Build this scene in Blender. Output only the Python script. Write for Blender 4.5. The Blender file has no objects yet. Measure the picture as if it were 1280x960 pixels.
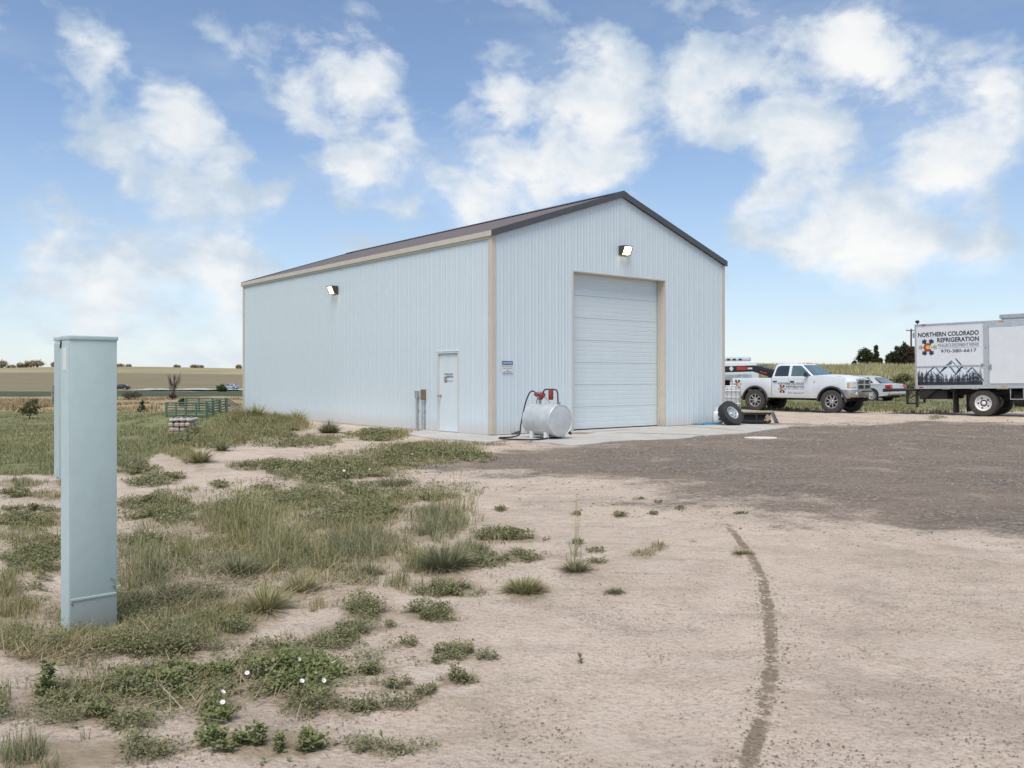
import bpy, bmesh, math, random
import numpy as np
from mathutils import Vector, Matrix, Euler, noise as mnoise

rnd = random.Random(7)
rs = np.random.RandomState(11)
S = bpy.context.scene
COL = S.collection
R = math.radians
PI = math.pi

# ------------------------------------------------------------------ camera, world, sun, exposure
F, HY, HC = 1101.7, 472.26, 1.405          # focal length and horizon row measured on the photo, eye height
cam = bpy.data.cameras.new('camera'); cam_o = bpy.data.objects.new('camera', cam); COL.objects.link(cam_o)
cam.sensor_width = 36; cam.lens = 36 * F / 1280; cam.shift_y = (HY - 480) / 1280
cam.clip_start = .05; cam.clip_end = 6000
cam_o.location = (0, 0, HC); cam_o.rotation_euler = (PI / 2, 0, 0)
S.camera = cam_o
S.view_settings.view_transform = 'Standard'; S.view_settings.look = 'None'
S.view_settings.exposure = 0.25; S.view_settings.gamma = 1
S.render.engine = 'CYCLES'
S.cycles.use_denoising = True
S.cycles.max_bounces = 6
S.cycles.transparent_max_bounces = 6

SUN_EL, SUN_AZ = 62, 192                    # azimuth clockwise from +Y: behind the camera, a little left
sun = bpy.data.lights.new('sun', 'SUN'); sun.energy = 2.75; sun.angle = R(34); sun.color = (1, .92, .80)
sun_o = bpy.data.objects.new('sun', sun); COL.objects.link(sun_o)
sd = Vector((math.sin(R(SUN_AZ)) * math.cos(R(SUN_EL)), math.cos(R(SUN_AZ)) * math.cos(R(SUN_EL)), math.sin(R(SUN_EL))))
sun_o.rotation_euler = sd.to_track_quat('Z', 'Y').to_euler(); sun_o.location = sd * 50

W = bpy.data.worlds.new('World'); S.world = W; W.use_nodes = True
def build_world():
    nt = W.node_tree; N = nt.nodes; L = nt.links
    for n in list(N): N.remove(n)
    out = N.new('ShaderNodeOutputWorld')
    sky = N.new('ShaderNodeTexSky'); sky.sky_type = 'NISHITA'; sky.sun_disc = False
    sky.sun_elevation = R(SUN_EL); sky.sun_rotation = R(SUN_AZ); sky.altitude = 1500; sky.air_density = 1.0; sky.dust_density = 1.4; sky.ozone_density = 1.6
    tc = N.new('ShaderNodeTexCoord')
    def vm(op, a, b=None):
        n = N.new('ShaderNodeVectorMath'); n.operation = op
        for i, v in enumerate((a, b)):
            if v is None: continue
            if isinstance(v, (tuple, list, Vector)): n.inputs[i].default_value = v
            else: L.new(v, n.inputs[i])
        return n
    def mt(op, a, b=0., c=0., clamp=False):
        n = N.new('ShaderNodeMath'); n.operation = op; n.use_clamp = clamp
        for i, v in enumerate((a, b, c)):
            if isinstance(v, (int, float)): n.inputs[i].default_value = v
            else: L.new(v, n.inputs[i])
        return n.outputs[0]
    def mr(v, a, b, c=0., d=1., t='SMOOTHSTEP'):
        n = N.new('ShaderNodeMapRange'); n.interpolation_type = t; n.clamp = True
        L.new(v, n.inputs[0])
        for i, q in enumerate((a, b, c, d)): n.inputs[i + 1].default_value = q
        return n.outputs[0]
    def noise(vec, sc, det, rough, dist=0.):
        n = N.new('ShaderNodeTexNoise'); L.new(vec, n.inputs['Vector'])
        n.inputs['Scale'].default_value = sc; n.inputs['Detail'].default_value = det; n.inputs['Roughness'].default_value = rough; n.inputs['Distortion'].default_value = dist
        return n
    d = tc.outputs['Generated']
    dz = vm('MULTIPLY', d, (1, 1, 1.5)).outputs[0]
    warp = noise(dz, 4.5, 5, .55)
    w2 = vm('SUBTRACT', warp.outputs['Color'], (.5, .5, .5)).outputs[0]
    warp2 = noise(dz, 17, 5, .6)
    w3 = vm('SUBTRACT', warp2.outputs['Color'], (.5, .5, .5)).outputs[0]
    dw = vm('ADD', vm('ADD', d, vm('MULTIPLY', w2, (.10, .0, .07)).outputs[0]).outputs[0], vm('MULTIPLY', w3, (.05, .0, .045)).outputs[0]).outputs[0]
    fb = noise(dz, 12, 10, .55, .2).outputs[0]
    fb2 = noise(vm('ADD', dz, (.010, 0, .025)).outputs[0], 12, 8, .55, .2).outputs[0]
    C = [(150,105,48,.9),(118,88,34,.8),(178,145,50,.9),(215,190,56,1.3),(175,205,44,1.0),(255,208,44,1.2),(92,158,32,.4),
         (365,80,38,.8),(418,118,55,1.05),(440,172,58,1.4),(488,212,50,1.5),(500,245,36,1.2),(450,210,40,.9),(405,62,30,.5),(462,72,30,.4),(350,270,28,.5),(320,235,24,.35),
         (598,140,50,1),(580,192,52,1.1),(600,245,54,1.3),(660,165,56,1.1),(722,118,48,1),(775,88,44,.9),(700,205,66,1.1),(765,170,56,.9),(645,255,48,.9),(805,195,40,.7),(740,75,36,.7),
         (880,108,50,1),(932,88,54,1.05),(988,82,48,.95),(905,165,40,.8),(1062,98,46,.95),(1105,80,44,.8),(1035,60,42,.7),(960,140,40,.8),
         (1000,200,50,1),(1012,252,56,1.05),(1062,240,56,1.05),(1112,208,50,.95),(1152,252,54,.95),(1082,302,56,1),(1135,315,50,.85),(1182,198,44,.8),(968,272,36,.8),(925,300,34,.6),(1035,320,40,.8),
         (1235,248,40,.8),(1215,280,36,.75),(1243,98,46,.8),(1200,140,44,.6),(1270,180,40,.6),(1262,330,40,.4),
         (150,322,55,.95),(100,312,40,.7),(205,352,60,1.05),(255,342,50,1.2),(308,348,50,1.3),(185,402,58,1),(245,400,56,1),(295,405,44,.85),(140,362,50,.85),(288,305,20,.6),(30,330,40,.40),(75,340,36,.5),(20,390,40,.35),(120,430,50,.5),
         (300,30,50,.4),(640,15,70,.6),(850,20,60,.6),(1120,10,70,.7),(60,20,60,.6),(470,20,50,.4)]
    acc = None
    for px, py, r, w in C:
        c = Vector((px - 640, F, HY - py)).normalized()
        dist = vm('DISTANCE', dw, c).outputs['Value']
        v = mr(dist, 0, r * 1.9 / F, w * .85, 0)
        acc = v if acc is None else mt('ADD', acc, v)
    acc = mt('MINIMUM', mt('MULTIPLY', acc, .72), .84)
    # beyond the frame: the same broken cumulus, from noise alone
    gen = mr(noise(dz, 3.2, 3, .5).outputs[0], .42, .66, 0, .84)
    dot = vm('DOT_PRODUCT', d, Vector((0, 1, .14)).normalized()).outputs['Value']
    inv = mr(dot, .74, .80)
    mixn = N.new('ShaderNodeMix'); mixn.data_type = 'FLOAT'
    L.new(inv, mixn.inputs[0]); L.new(gen, mixn.inputs[2]); L.new(acc, mixn.inputs[3])
    dens = mt('ADD', mixn.outputs[0], mt('MULTIPLY', mt('SUBTRACT', fb, .5), 3.5))
    mask = mr(dens, .16, 1.02)
    veil = mr(noise(vm('MULTIPLY', d, (1, 1, 4)).outputs[0], 3, 6, .6).outputs[0], .42, .72, .06, .42)
    sep = N.new('ShaderNodeSeparateXYZ'); L.new(d, sep.inputs[0])
    hz = mr(sep.outputs[2], 0.0, .30, 1.0, 0, 'SMOOTHSTEP')
    m1 = mt('MAXIMUM', mt('MULTIPLY', mask, .96), mt('MULTIPLY', veil, .8))
    m2 = mt('SUBTRACT', 1, mt('MULTIPLY', mt('SUBTRACT', 1, m1), mt('SUBTRACT', 1, mt('MULTIPLY', hz, .55))))
    big = noise(vm('ADD', dz, (.02, 0, .05)).outputs[0], 3.6, 4, .5).outputs[0]
    lit = mr(mt('ADD', mt('MULTIPLY', mixn.outputs[0], .9), mt('ADD', mt('MULTIPLY', mt('SUBTRACT', fb2, .5), 2.6), mt('MULTIPLY', mt('SUBTRACT', big, .5), 1.6))), .20, 1.38)
    ramp = N.new('ShaderNodeValToRGB'); L.new(lit, ramp.inputs[0])
    e = ramp.color_ramp.elements; e[0].position = 0; e[0].color = (.52, .62, .73, 1); e[1].position = 1; e[1].color = (.93, .93, .92, 1)
    k = ramp.color_ramp.elements.new(.45); k.color = (.71, .77, .83, 1)
    wm = N.new('ShaderNodeMix'); wm.data_type = 'RGBA'; L.new(mr(sep.outputs[2], 0, .13, .7, 0), wm.inputs[0]); L.new(ramp.outputs[0], wm.inputs[6]); wm.inputs[7].default_value = (.78, .835, .88, 1)
    b1 = N.new('ShaderNodeBackground'); b1.inputs[1].default_value = .138
    hs = N.new('ShaderNodeHueSaturation'); hs.inputs['Saturation'].default_value = 1.0; L.new(sky.outputs[0], hs.inputs['Color'])
    L.new(hs.outputs[0], b1.inputs[0])
    b2 = N.new('ShaderNodeBackground'); b2.inputs[1].default_value = .88; L.new(wm.outputs[2], b2.inputs[0])
    ms = N.new('ShaderNodeMixShader'); L.new(m2, ms.inputs[0]); L.new(b1.outputs[0], ms.inputs[1]); L.new(b2.outputs[0], ms.inputs[2])
    L.new(ms.outputs[0], out.inputs[0])
build_world()

# ------------------------------------------------------------------ helpers
def tag(o, label=None, cat=None, group=None, kind=None):
    if label: o['label'] = label
    if cat: o['category'] = cat
    if group: o['group'] = group
    if kind: o['kind'] = kind
    return o
def empty(name, loc=(0, 0, 0), rot=(0, 0, 0), parent=None, **k):
    o = bpy.data.objects.new(name, None); COL.objects.link(o); o.location = loc; o.rotation_euler = rot; o.empty_display_size = .2
    if parent: o.parent = parent
    return tag(o, **k)
def link_mesh(name, me, parent=None, loc=(0, 0, 0), rot=(0, 0, 0), **k):
    o = bpy.data.objects.new(name, me); COL.objects.link(o); o.location = loc; o.rotation_euler = rot
    if parent: o.parent = parent
    return tag(o, **k)
def copy_tree(o, parent=None):
    c = o.copy(); COL.objects.link(c)
    if parent: c.parent = parent
    for ch in list(o.children): copy_tree(ch, c)
    return c

class MB:
    def __init__(s): s.v = []; s.f = []; s.m = []; s.cur = 0
    def add(s, vs, fs, M=None):
        b = len(s.v)
        for p in vs:
            p = Vector(p)
            s.v.append(tuple(M @ p) if M is not None else tuple(p))
        for q in fs: s.f.append(tuple(b + i for i in q)); s.m.append(s.cur)
        return s
    def box(s, c, d, rot=None, M=None):
        x, y, z = d[0] / 2, d[1] / 2, d[2] / 2
        vs = [Vector(p) for p in ((-x,-y,-z),(x,-y,-z),(x,y,-z),(-x,y,-z),(-x,-y,z),(x,-y,z),(x,y,z),(-x,y,z))]
        if rot: E = Euler(rot).to_matrix(); vs = [E @ p for p in vs]
        vs = [p + Vector(c) for p in vs]
        return s.add(vs, [(0,3,2,1),(4,5,6,7),(0,1,5,4),(1,2,6,5),(2,3,7,6),(3,0,4,7)], M)
    def b2(s, x0, x1, y0, y1, z0, z1, M=None): return s.box(((x0+x1)/2,(y0+y1)/2,(z0+z1)/2),(x1-x0,y1-y0,z1-z0),None,M)
    def cbox(s, c, d, ch, rot=None, M=None):                      # box with chamfered vertical and top edges
        x, y, z = d[0]/2, d[1]/2, d[2]/2
        def ring(a, b, zz, q): return [(-a+q,-b,zz),(a-q,-b,zz),(a,-b+q,zz),(a,b-q,zz),(a-q,b,zz),(-a+q,b,zz),(-a,b-q,zz),(-a,-b+q,zz)]
        vs = ring(x-ch,y-ch,-z,ch)+ring(x,y,-z+ch,ch)+ring(x,y,z-ch,ch)+ring(x-ch,y-ch,z,ch)
        vs = [Vector(p) for p in vs]
        if rot: E = Euler(rot).to_matrix(); vs = [E @ p for p in vs]
        vs = [p + Vector(c) for p in vs]
        fs = [tuple(range(7,-1,-1)), tuple(range(24,32))]
        for k in range(3):
            for i in range(8): j=(i+1)%8; fs.append((k*8+i,k*8+j,k*8+8+j,k*8+8+i))
        return s.add(vs, fs, M)
    def tube(s, path, r, n=8, M=None, cap=True):
        P = [Vector(p) for p in path]; rr = r if isinstance(r, (list, tuple)) else [r] * len(P)
        vs = []; up = None
        for i, p in enumerate(P):
            t = (P[min(i+1,len(P)-1)] - P[max(i-1,0)]).normalized()
            if up is None:
                up = Vector((0,0,1)) if abs(t.z) < .9 else Vector((1,0,0))
            a = up.cross(t)
            if a.length < 1e-5: a = Vector((1,0,0)).cross(t)
            a.normalize(); b = t.cross(a).normalized(); up = b
            for k in range(n):
                q = 2*PI*k/n; vs.append(p + (a*math.cos(q) + b*math.sin(q))*rr[i])
        fs = []
        for i in range(len(P)-1):
            for k in range(n): j=(k+1)%n; fs.append((i*n+k,i*n+j,i*n+n+j,i*n+n+k))
        if cap: fs += [tuple(range(n-1,-1,-1)), tuple(range((len(P)-1)*n, len(P)*n))]
        return s.add(vs, fs, M)
    def cyl(s, a, b, r, n=16, M=None): return s.tube([a, b], r, n, M)
    def lathe(s, prof, n=24, M=None, closed=False):               # prof: (radius, height along z)
        vs = []
        for i in range(n):
            a = 2*PI*i/n
            for r, z in prof: vs.append((r*math.cos(a), r*math.sin(a), z))
        m = len(prof); fs = []
        for i in range(n):
            j = (i+1) % n
            for k in range(m if closed else m-1): l=(k+1)%m; fs.append((i*m+k,j*m+k,j*m+l,i*m+l))
        return s.add(vs, fs, M)
    def prism(s, poly, a0, a1, axis='y', M=None):                # polygon in the plane across axis, extruded from a0 to a1
        def P(p, a):
            return {'y': (p[0], a, p[1]), 'x': (a, p[0], p[1]), 'z': (p[0], p[1], a)}[axis]
        n = len(poly)
        vs = [P(p, a0) for p in poly] + [P(p, a1) for p in poly]
        fs = [tuple(range(n)), tuple(range(2*n-1, n-1, -1))]
        for i in range(n): j=(i+1)%n; fs.append((i,i+n,j+n,j))
        return s.add(vs, fs, M)
    def loft(s, rings, cap=True, M=None):
        n = len(rings[0]); vs = [p for r in rings for p in r]; fs = []
        for k in range(len(rings)-1):
            for i in range(n): j=(i+1)%n; fs.append((k*n+i,k*n+j,k*n+n+j,k*n+n+i))
        if cap: fs += [tuple(range(n-1,-1,-1)), tuple(range((len(rings)-1)*n, len(rings)*n))]
        return s.add(vs, fs, M)
    def mesh(s, name, mats, smooth=35, bevel=0, seg=2):
        me = bpy.data.meshes.new(name); me.from_pydata(s.v, [], s.f)
        if not isinstance(mats, (list, tuple)): mats = [mats]
        for m in mats: me.materials.append(m)
        if len(mats) > 1: me.polygons.foreach_set('material_index', s.m)
        bm = bmesh.new(); bm.from_mesh(me); bmesh.ops.recalc_face_normals(bm, faces=bm.faces)
        if bevel:
            es = [e for e in bm.edges if len(e.link_faces) == 2 and e.calc_face_angle(0) > R(28)]
            bmesh.ops.bevel(bm, geom=es, offset=bevel, segments=seg, affect='EDGES', profile=.5, clamp_overlap=True)
        bm.to_mesh(me); bm.free()
        if smooth:
            me.polygons.foreach_set('use_smooth', [True]*len(me.polygons)); me.set_sharp_from_angle(angle=R(smooth))
        me.update(); return me
    def build(s, name, mats, parent=None, loc=(0,0,0), rot=(0,0,0), smooth=35, bevel=0, seg=2, **k):
        return link_mesh(name, s.mesh(name, mats, smooth, bevel, seg), parent, loc, rot, **k)

# ------------------------------------------------------------------ materials
MATS = {}
def mat(name, col, rough=.6, metal=0., var=.12, scale=6., bump=0., bscale=60., dirt=None, dirtz=None, coat=0., spec=None):
    """Principled paint/metal/fabric with noise-varied colour, optional fine bump and a dust stain up to local height dirtz."""
    if name in MATS: return MATS[name]
    m = bpy.data.materials.new(name); m.use_nodes = True; nt = m.node_tree; N = nt.nodes; L = nt.links
    p = N['Principled BSDF']; p.inputs['Roughness'].default_value = rough; p.inputs['Metallic'].default_value = metal
    if coat: p.inputs['Coat Weight'].default_value = coat; p.inputs['Coat Roughness'].default_value = .08
    if spec is not None: p.inputs['Specular IOR Level'].default_value = spec
    tc = N.new('ShaderNodeTexCoord')
    n = N.new('ShaderNodeTexNoise'); n.inputs['Scale'].default_value = scale; n.inputs['Detail'].default_value = 6; n.inputs['Roughness'].default_value = .65
    L.new(tc.outputs['Object'], n.inputs['Vector'])
    rp = N.new('ShaderNodeValToRGB'); L.new(n.outputs[0], rp.inputs[0])
    a = tuple(c * (1 - var) for c in col); b = tuple(min(1, c * (1 + var)) for c in col)
    rp.color_ramp.elements[0].position = .3; rp.color_ramp.elements[0].color = (*a, 1)
    rp.color_ramp.elements[1].position = .7; rp.color_ramp.elements[1].color = (*b, 1)
    src = rp.outputs[0]
    if dirt:
        sx = N.new('ShaderNodeSeparateXYZ'); L.new(tc.outputs['Object'], sx.inputs[0])
        mm = N.new('ShaderNodeMath'); mm.operation = 'MULTIPLY_ADD'; L.new(n.outputs[0], mm.inputs[0]); mm.inputs[1].default_value = -dirtz * .9; L.new(sx.outputs[2], mm.inputs[2])
        mr = N.new('ShaderNodeMapRange'); L.new(mm.outputs[0], mr.inputs[0]); mr.inputs[1].default_value = -dirtz * .35; mr.inputs[2].default_value = dirtz * .6; mr.inputs[3].default_value = .75; mr.inputs[4].default_value = 0
        mx = N.new('ShaderNodeMix'); mx.data_type = 'RGBA'; L.new(mr.outputs[0], mx.inputs[0]); L.new(src, mx.inputs[6]); mx.inputs[7].default_value = (*dirt, 1)
        src = mx.outputs[2]
    L.new(src, p.inputs['Base Color'])
    if bump:
        nb = N.new('ShaderNodeTexNoise'); nb.inputs['Scale'].default_value = bscale; nb.inputs['Detail'].default_value = 5; L.new(tc.outputs['Object'], nb.inputs['Vector'])
        bp = N.new('ShaderNodeBump'); bp.inputs['Strength'].default_value = bump; bp.inputs['Distance'].default_value = .01; L.new(nb.outputs[0], bp.inputs['Height']); L.new(bp.outputs[0], p.inputs['Normal'])
    MATS[name] = m; return m
def emit(name, col, st):
    m = mat(name, col, .3); p = m.node_tree.nodes['Principled BSDF']
    p.inputs['Emission Color'].default_value = (*col, 1); p.inputs['Emission Strength'].default_value = st; return m
def attr_mat(name, rough=.8, trans=.25, var=.12):
    """Leaf material: colour from the mesh's own tint attribute (species, dryness), some light through the blade."""
    if name in MATS: return MATS[name]
    m = bpy.data.materials.new(name); m.use_nodes = True; N = m.node_tree.nodes; L = m.node_tree.links
    p = N['Principled BSDF']; p.inputs['Roughness'].default_value = rough; p.inputs['Specular IOR Level'].default_value = .25
    at = N.new('ShaderNodeAttribute'); at.attribute_name = 'tint'
    L.new(at.outputs[0], p.inputs['Base Color'])
    if trans:
        t = N.new('ShaderNodeBsdfTranslucent'); L.new(at.outputs[0], t.inputs[0])
        mx = N.new('ShaderNodeMixShader'); mx.inputs[0].default_value = trans
        L.new(p.outputs[0], mx.inputs[1]); L.new(t.outputs[0], mx.inputs[2]); L.new(mx.outputs[0], N['Material Output'].inputs[0])
    MATS[name] = m; return m

SID = mat('painted_siding', (.635, .72, .755), .6, 0, .03, 1.2, .12, 14, dirt=(.56, .54, .50), dirtz=.35)
DOORP = mat('door_paint', (.645, .72, .735), .55, 0, .03, 2, .1, 20)
MDOOR = mat('man_door_paint', (.68, .745, .775), .4, 0, .03, 2)
FRAMEP = mat('door_frame_paint', (.60, .60, .57), .5, 0, .04, 3)
BEIGE = mat('beige_trim', (.58, .525, .445), .45, 0, .06, 3, dirt=(.45, .40, .33), dirtz=.3)
CHAR = mat('charcoal_metal', (.075, .078, .088), .45, 0, .12, 4)
ROOF = mat('roof_metal', (.15, .125, .118), .5, .0, .15, 1.5)
CONC = mat('concrete', (.46, .44, .41), .9, 0, .14, 1.6, .5, 40)
LAMPH = mat('bronze_housing', (.06, .05, .04), .5)
GLASSL = emit('lamp_glass', (1, .78, .48), 5)
GALV = mat('galvanised', (.48, .50, .51), .4, .6, .18, 9)
ALU = mat('aluminium', (.62, .64, .65), .35, .7, .1, 12)
SILV = mat('silver_tank_paint', (.55, .58, .59), .42, .25, .12, 5, .15, 30, dirt=(.36, .31, .26), dirtz=.12)
RED = mat('red_paint', (.24, .035, .025), .4, 0, .15, 10)
RUB = mat('rubber', (.022, .022, .024), .85, 0, .25, 25, .3, 90)
TYRE = mat('dusty_tyre', (.062, .056, .052), .9, 0, .35, 12, .5, 60)
TYREN = mat('clean_tyre', (.035, .036, .039), .8, 0, .25, 14, .4, 60)
DARK = mat('undercarriage', (.022, .02, .019), .9, 0, .5, 8, .4, 30)
BLK = mat('black_paint', (.02, .02, .024), .4, 0, .2, 8)
WHT = mat('white_vehicle_paint', (.72, .77, .82), .3, 0, .03, 3, coat=.5, dirt=(.42, .36, .29), dirtz=1.15)
WHTB = mat('white_box_panel', (.70, .73, .755), .4, 0, .04, 2.5, .06, 8)
WHTP = mat('white_plastic', (.76, .76, .75), .5, 0, .06, 6)
GLZ = mat('vehicle_glass', (.035, .045, .05), .06, 0, .2, 2, coat=.6)
GLZW = mat('windshield_glass', (.10, .16, .17), .06, 0, .3, 2, coat=.6)
CHR = mat('chrome', (.62, .62, .63), .2, .85, .15, 9)
CHRD = mat('dusty_chrome', (.42, .40, .38), .35, .7, .25, 12)
PLAS = mat('grey_plastic', (.05, .05, .052), .7, 0, .15, 12)
INK = mat('dark_print', (.035, .045, .075), .6)
INKG = mat('grey_print', (.24, .26, .30), .6)
GOLD = mat('gold_print', (.75, .42, .05), .6)
MAROON = mat('red_print', (.33, .05, .03), .6)
OLIVE = mat('olive_print', (.34, .34, .22), .6)
BLUEP = mat('blue_print', (.03, .14, .36), .6)
SIGNW = mat('sign_white', (.70, .72, .68), .6)
TAIL = mat('tail_lens', (.45, .01, .015), .2, coat=.5)
AMB = mat('amber_lens', (.62, .28, .08), .25, coat=.5)
LENS = mat('headlamp_lens', (.55, .58, .60), .12, 0, .3, 30, coat=.6)
PEDP = mat('pedestal_paint', (.42, .525, .525), .5, 0, .05, 9, .2, 120, dirt=(.36, .37, .33), dirtz=.26)
PEDL = mat('pedestal_paint_lit_side', (.47, .58, .60), .5, 0, .05, 9, .2, 120)  # same paint made lighter: brighter light on the left side put into the colour
STEEL = mat('zinc_hardware', (.38, .37, .34), .4, .7, .2, 20)
WOOD = mat('weathered_wood', (.36, .28, .20), .85, 0, .3, 14, .5, 50)
WOODD = mat('dark_post_wood', (.13, .10, .08), .9, 0, .3, 10)
RUSTB = mat('brown_box', (.20, .14, .09), .7, 0, .3, 12)
GREENP = mat('green_pipe_paint', (.11, .165, .115), .5, 0, .2, 6)
SILVCAR = mat('silver_car_paint', (.55, .56, .55), .3, .2, .05, 4, coat=.5)
STONE = mat('pale_block', (.44, .37, .32), .9, 0, .2, 8, .6, 30)
BARK = mat('bark', (.11, .085, .07), .9, 0, .3, 10, .6, 20)
BLUEH = mat('blue_hose', (.05, .26, .42), .5, 0, .2, 10)
LEAF = attr_mat('leaf_blades')
# ------------------------------------------------------------------ terrain
_T = rs.rand(256, 256)
def vnoise(x, y):
    x = np.asarray(x, float); y = np.asarray(y, float)
    xi = np.floor(x).astype(int); yi = np.floor(y).astype(int); fx = x - xi; fy = y - yi
    fx = fx*fx*(3-2*fx); fy = fy*fy*(3-2*fy)
    g = lambda a, b: _T[a & 255, b & 255]
    return (g(xi,yi)*(1-fx)+g(xi+1,yi)*fx)*(1-fy) + (g(xi,yi+1)*(1-fx)+g(xi+1,yi+1)*fx)*fy
def fbm(x, y, o=4):
    s = 0; a = .5
    for i in range(o): s = s + a*vnoise(x*2**i + 17*i, y*2**i + 5*i); a *= .5
    return s / (1 - .5**o)
def sstep(a, b, x): t = np.clip((x-a)/(b-a), 0, 1); return t*t*(3-2*t)

AX, AY, TH = -.495, 21.563, .68687            # building corner and turn
CT, ST = math.cos(TH), math.sin(TH)
GW, GL, EV, RISE = 9.144, 15.24, 4.92, 1.53   # gable width, length, eave height, roof rise
def blocal(x, y): dx = x-AX; dy = y-AY; return dx*CT+dy*ST, -dx*ST+dy*CT
def bworld(s, t): return AX+s*CT-t*ST, AY+s*ST+t*CT

LP = np.array([(-60,-.05),(2,-.04),(10,-.05),(18,-.08),(25,-.38),(31,-.75),(37,-1.02),(50,-1.5),(80,-2.2),(110,-2.79),(180,-2.68),(228,-2.12),(241,-1.95),(300,-1.0),(450,3.15),(470,3.3),(560,7.6),(640,6.4),(900,2),(1400,0)])
RP = np.array([(-60,-.05),(2,-.04),(30,-.04),(38,-.05),(45,.06),(52,.18),(59,.30),(71,1.25),(85,2.25),(95,2.45),(160,2.4),(400,2.4),(900,2),(1400,0)])
def ground_z(x, y):
    x = np.asarray(x, float); y = np.asarray(y, float)
    d = np.hypot(x, y)*np.sign(y); a = x/np.maximum(y, 1.0)
    dd = np.where(y > 0, np.maximum(y, 0), y)
    zl = np.interp(dd, LP[:,0], LP[:,1]); zr = np.interp(dd, RP[:,0], RP[:,1])
    w = sstep(-.22, .10, a)
    z = zl*(1-w) + zr*w
    s, t = blocal(x, y)
    q = np.hypot(np.maximum(np.maximum(-s, s-GW), 0), np.maximum(np.maximum(-t, t-GL), 0))
    pad = 1 - sstep(2.5, 10.5, q)
    z = z*(1-pad) + (-.04)*pad
    # weedy berm of spoil along the far half of the left wall
    bm_ = np.exp(-((s+1.9)/1.3)**2) * sstep(6, 10, t) * (1 - sstep(15.5, 19, t))
    z = z + bm_*.20*(0.6+.8*vnoise(x*.6, y*.6))
    z = z + sstep(380, 540, y)*1.1*np.sin(x*.021+.6)*(1-w)
    far = sstep(30, 90, np.abs(y))
    soft = 1 - .85*np.exp(-(q/1.2)**2)
    z = z + (fbm(x*.35, y*.35, 3)-.5)*.10*soft*(1+far*3) + (fbm(x*1.7+9, y*1.7, 3)-.5)*.055*soft
    return z
def gp(px, py, lift=0.):
    """Ground point seen at a photo pixel."""
    dx = (px-640)/F; dz = (HY-py)/F
    Ds = 2.0*1.02**np.arange(0, 310)
    for _ in range(3):
        h = HC + dz*Ds - ground_z(dx*Ds, Ds) - lift
        i = int(np.argmax(h < 0)) if (h < 0).any() else len(Ds)-1
        a, b = Ds[max(i-1, 0)], Ds[i]; Ds = np.linspace(a, b, 48)
    return Vector((dx*b, b, float(ground_z(dx*b, b))))
def gpn(px, py):
    """Vectorised gp."""
    px = np.asarray(px, float); py = np.asarray(py, float)
    dx = (px-640)/F; dz = (HY-py)/F
    if py.min() > 575:
        z = np.full(px.shape, -.05)
        for _ in range(9): D = np.clip((HC-z)/np.maximum(-dz, 1e-3), 1.5, 60); z = .4*z+.6*ground_z(dx*D, D)
        return dx*D, D, ground_z(dx*D, D)
    Ds = 2.0*1.05**np.arange(0, 118)
    hit = np.full(px.shape, 600.); done = np.zeros(px.shape, bool); prev = np.full(px.shape, 2.0)
    for D in Ds:
        h = HC + dz*D - ground_z(dx*D, np.full(px.shape, D))
        new = (h < 0) & ~done; hit[new] = D; done |= new
    b = hit.copy(); a = b/1.05
    for _ in range(14):
        m = (a+b)/2; h = HC + dz*m - ground_z(dx*m, m)
        b = np.where(h < 0, m, b); a = np.where(h < 0, a, m)
    return dx*b, b, ground_z(dx*b, b)
def at(px, py, D): return Vector(((px-640)/F*D, D, HC+(HY-py)/F*D))
def inpoly(x, y, P):
    x = np.asarray(x); y = np.asarray(y); c = np.zeros(x.shape, bool); n = len(P); j = n-1
    for i in range(n):
        xi, yi = P[i][0], P[i][1]; xj, yj = P[j][0], P[j][1]
        if yi != yj:
            c ^= ((yi > y) != (yj > y)) & (x < (xj-xi)*(y-yi)/(yj-yi)+xi)
        j = i
    return c
def polydist(x, y, P):
    """Signed distance to a polygon: positive inside."""
    x = np.asarray(x); y = np.asarray(y); d = np.full(x.shape, 1e9); n = len(P)
    for i in range(n):
        ax, ay = P[i][0], P[i][1]; bx, by = P[(i+1)%n][0], P[(i+1)%n][1]
        ex, ey = bx-ax, by-ay; L2 = ex*ex+ey*ey+1e-12
        t = np.clip(((x-ax)*ex+(y-ay)*ey)/L2, 0, 1)
        d = np.minimum(d, np.hypot(x-ax-t*ex, y-ay-t*ey))
    return np.where(inpoly(x, y, P), d, -d)

# dark gravel yard: outline on the ground
GRAV = [gp(*p)[:2] for p in ((575,566),(520,577),(500,584),(560,590),(640,594),(700,598),(760,603),(830,611),(880,618),(940,628),(1010,640),(1100,650),(1190,660),(1300,672),(1480,690))]
GRAV += [(17,7.5),(40,14),(46,27),(24,27.5),(19.5,28.0),(13,28.3),(9,27.3),(6.6,26.5),(4.5,22)]
def w_gravel(x, y):
    d = polydist(x, y, GRAV)
    return sstep(-2.2, 1.7, d + (fbm(x*.8, y*.8, 4)-.5)*3.2 + (fbm(x*.22+3, y*.7, 3)-.5)*2.0)
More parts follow.
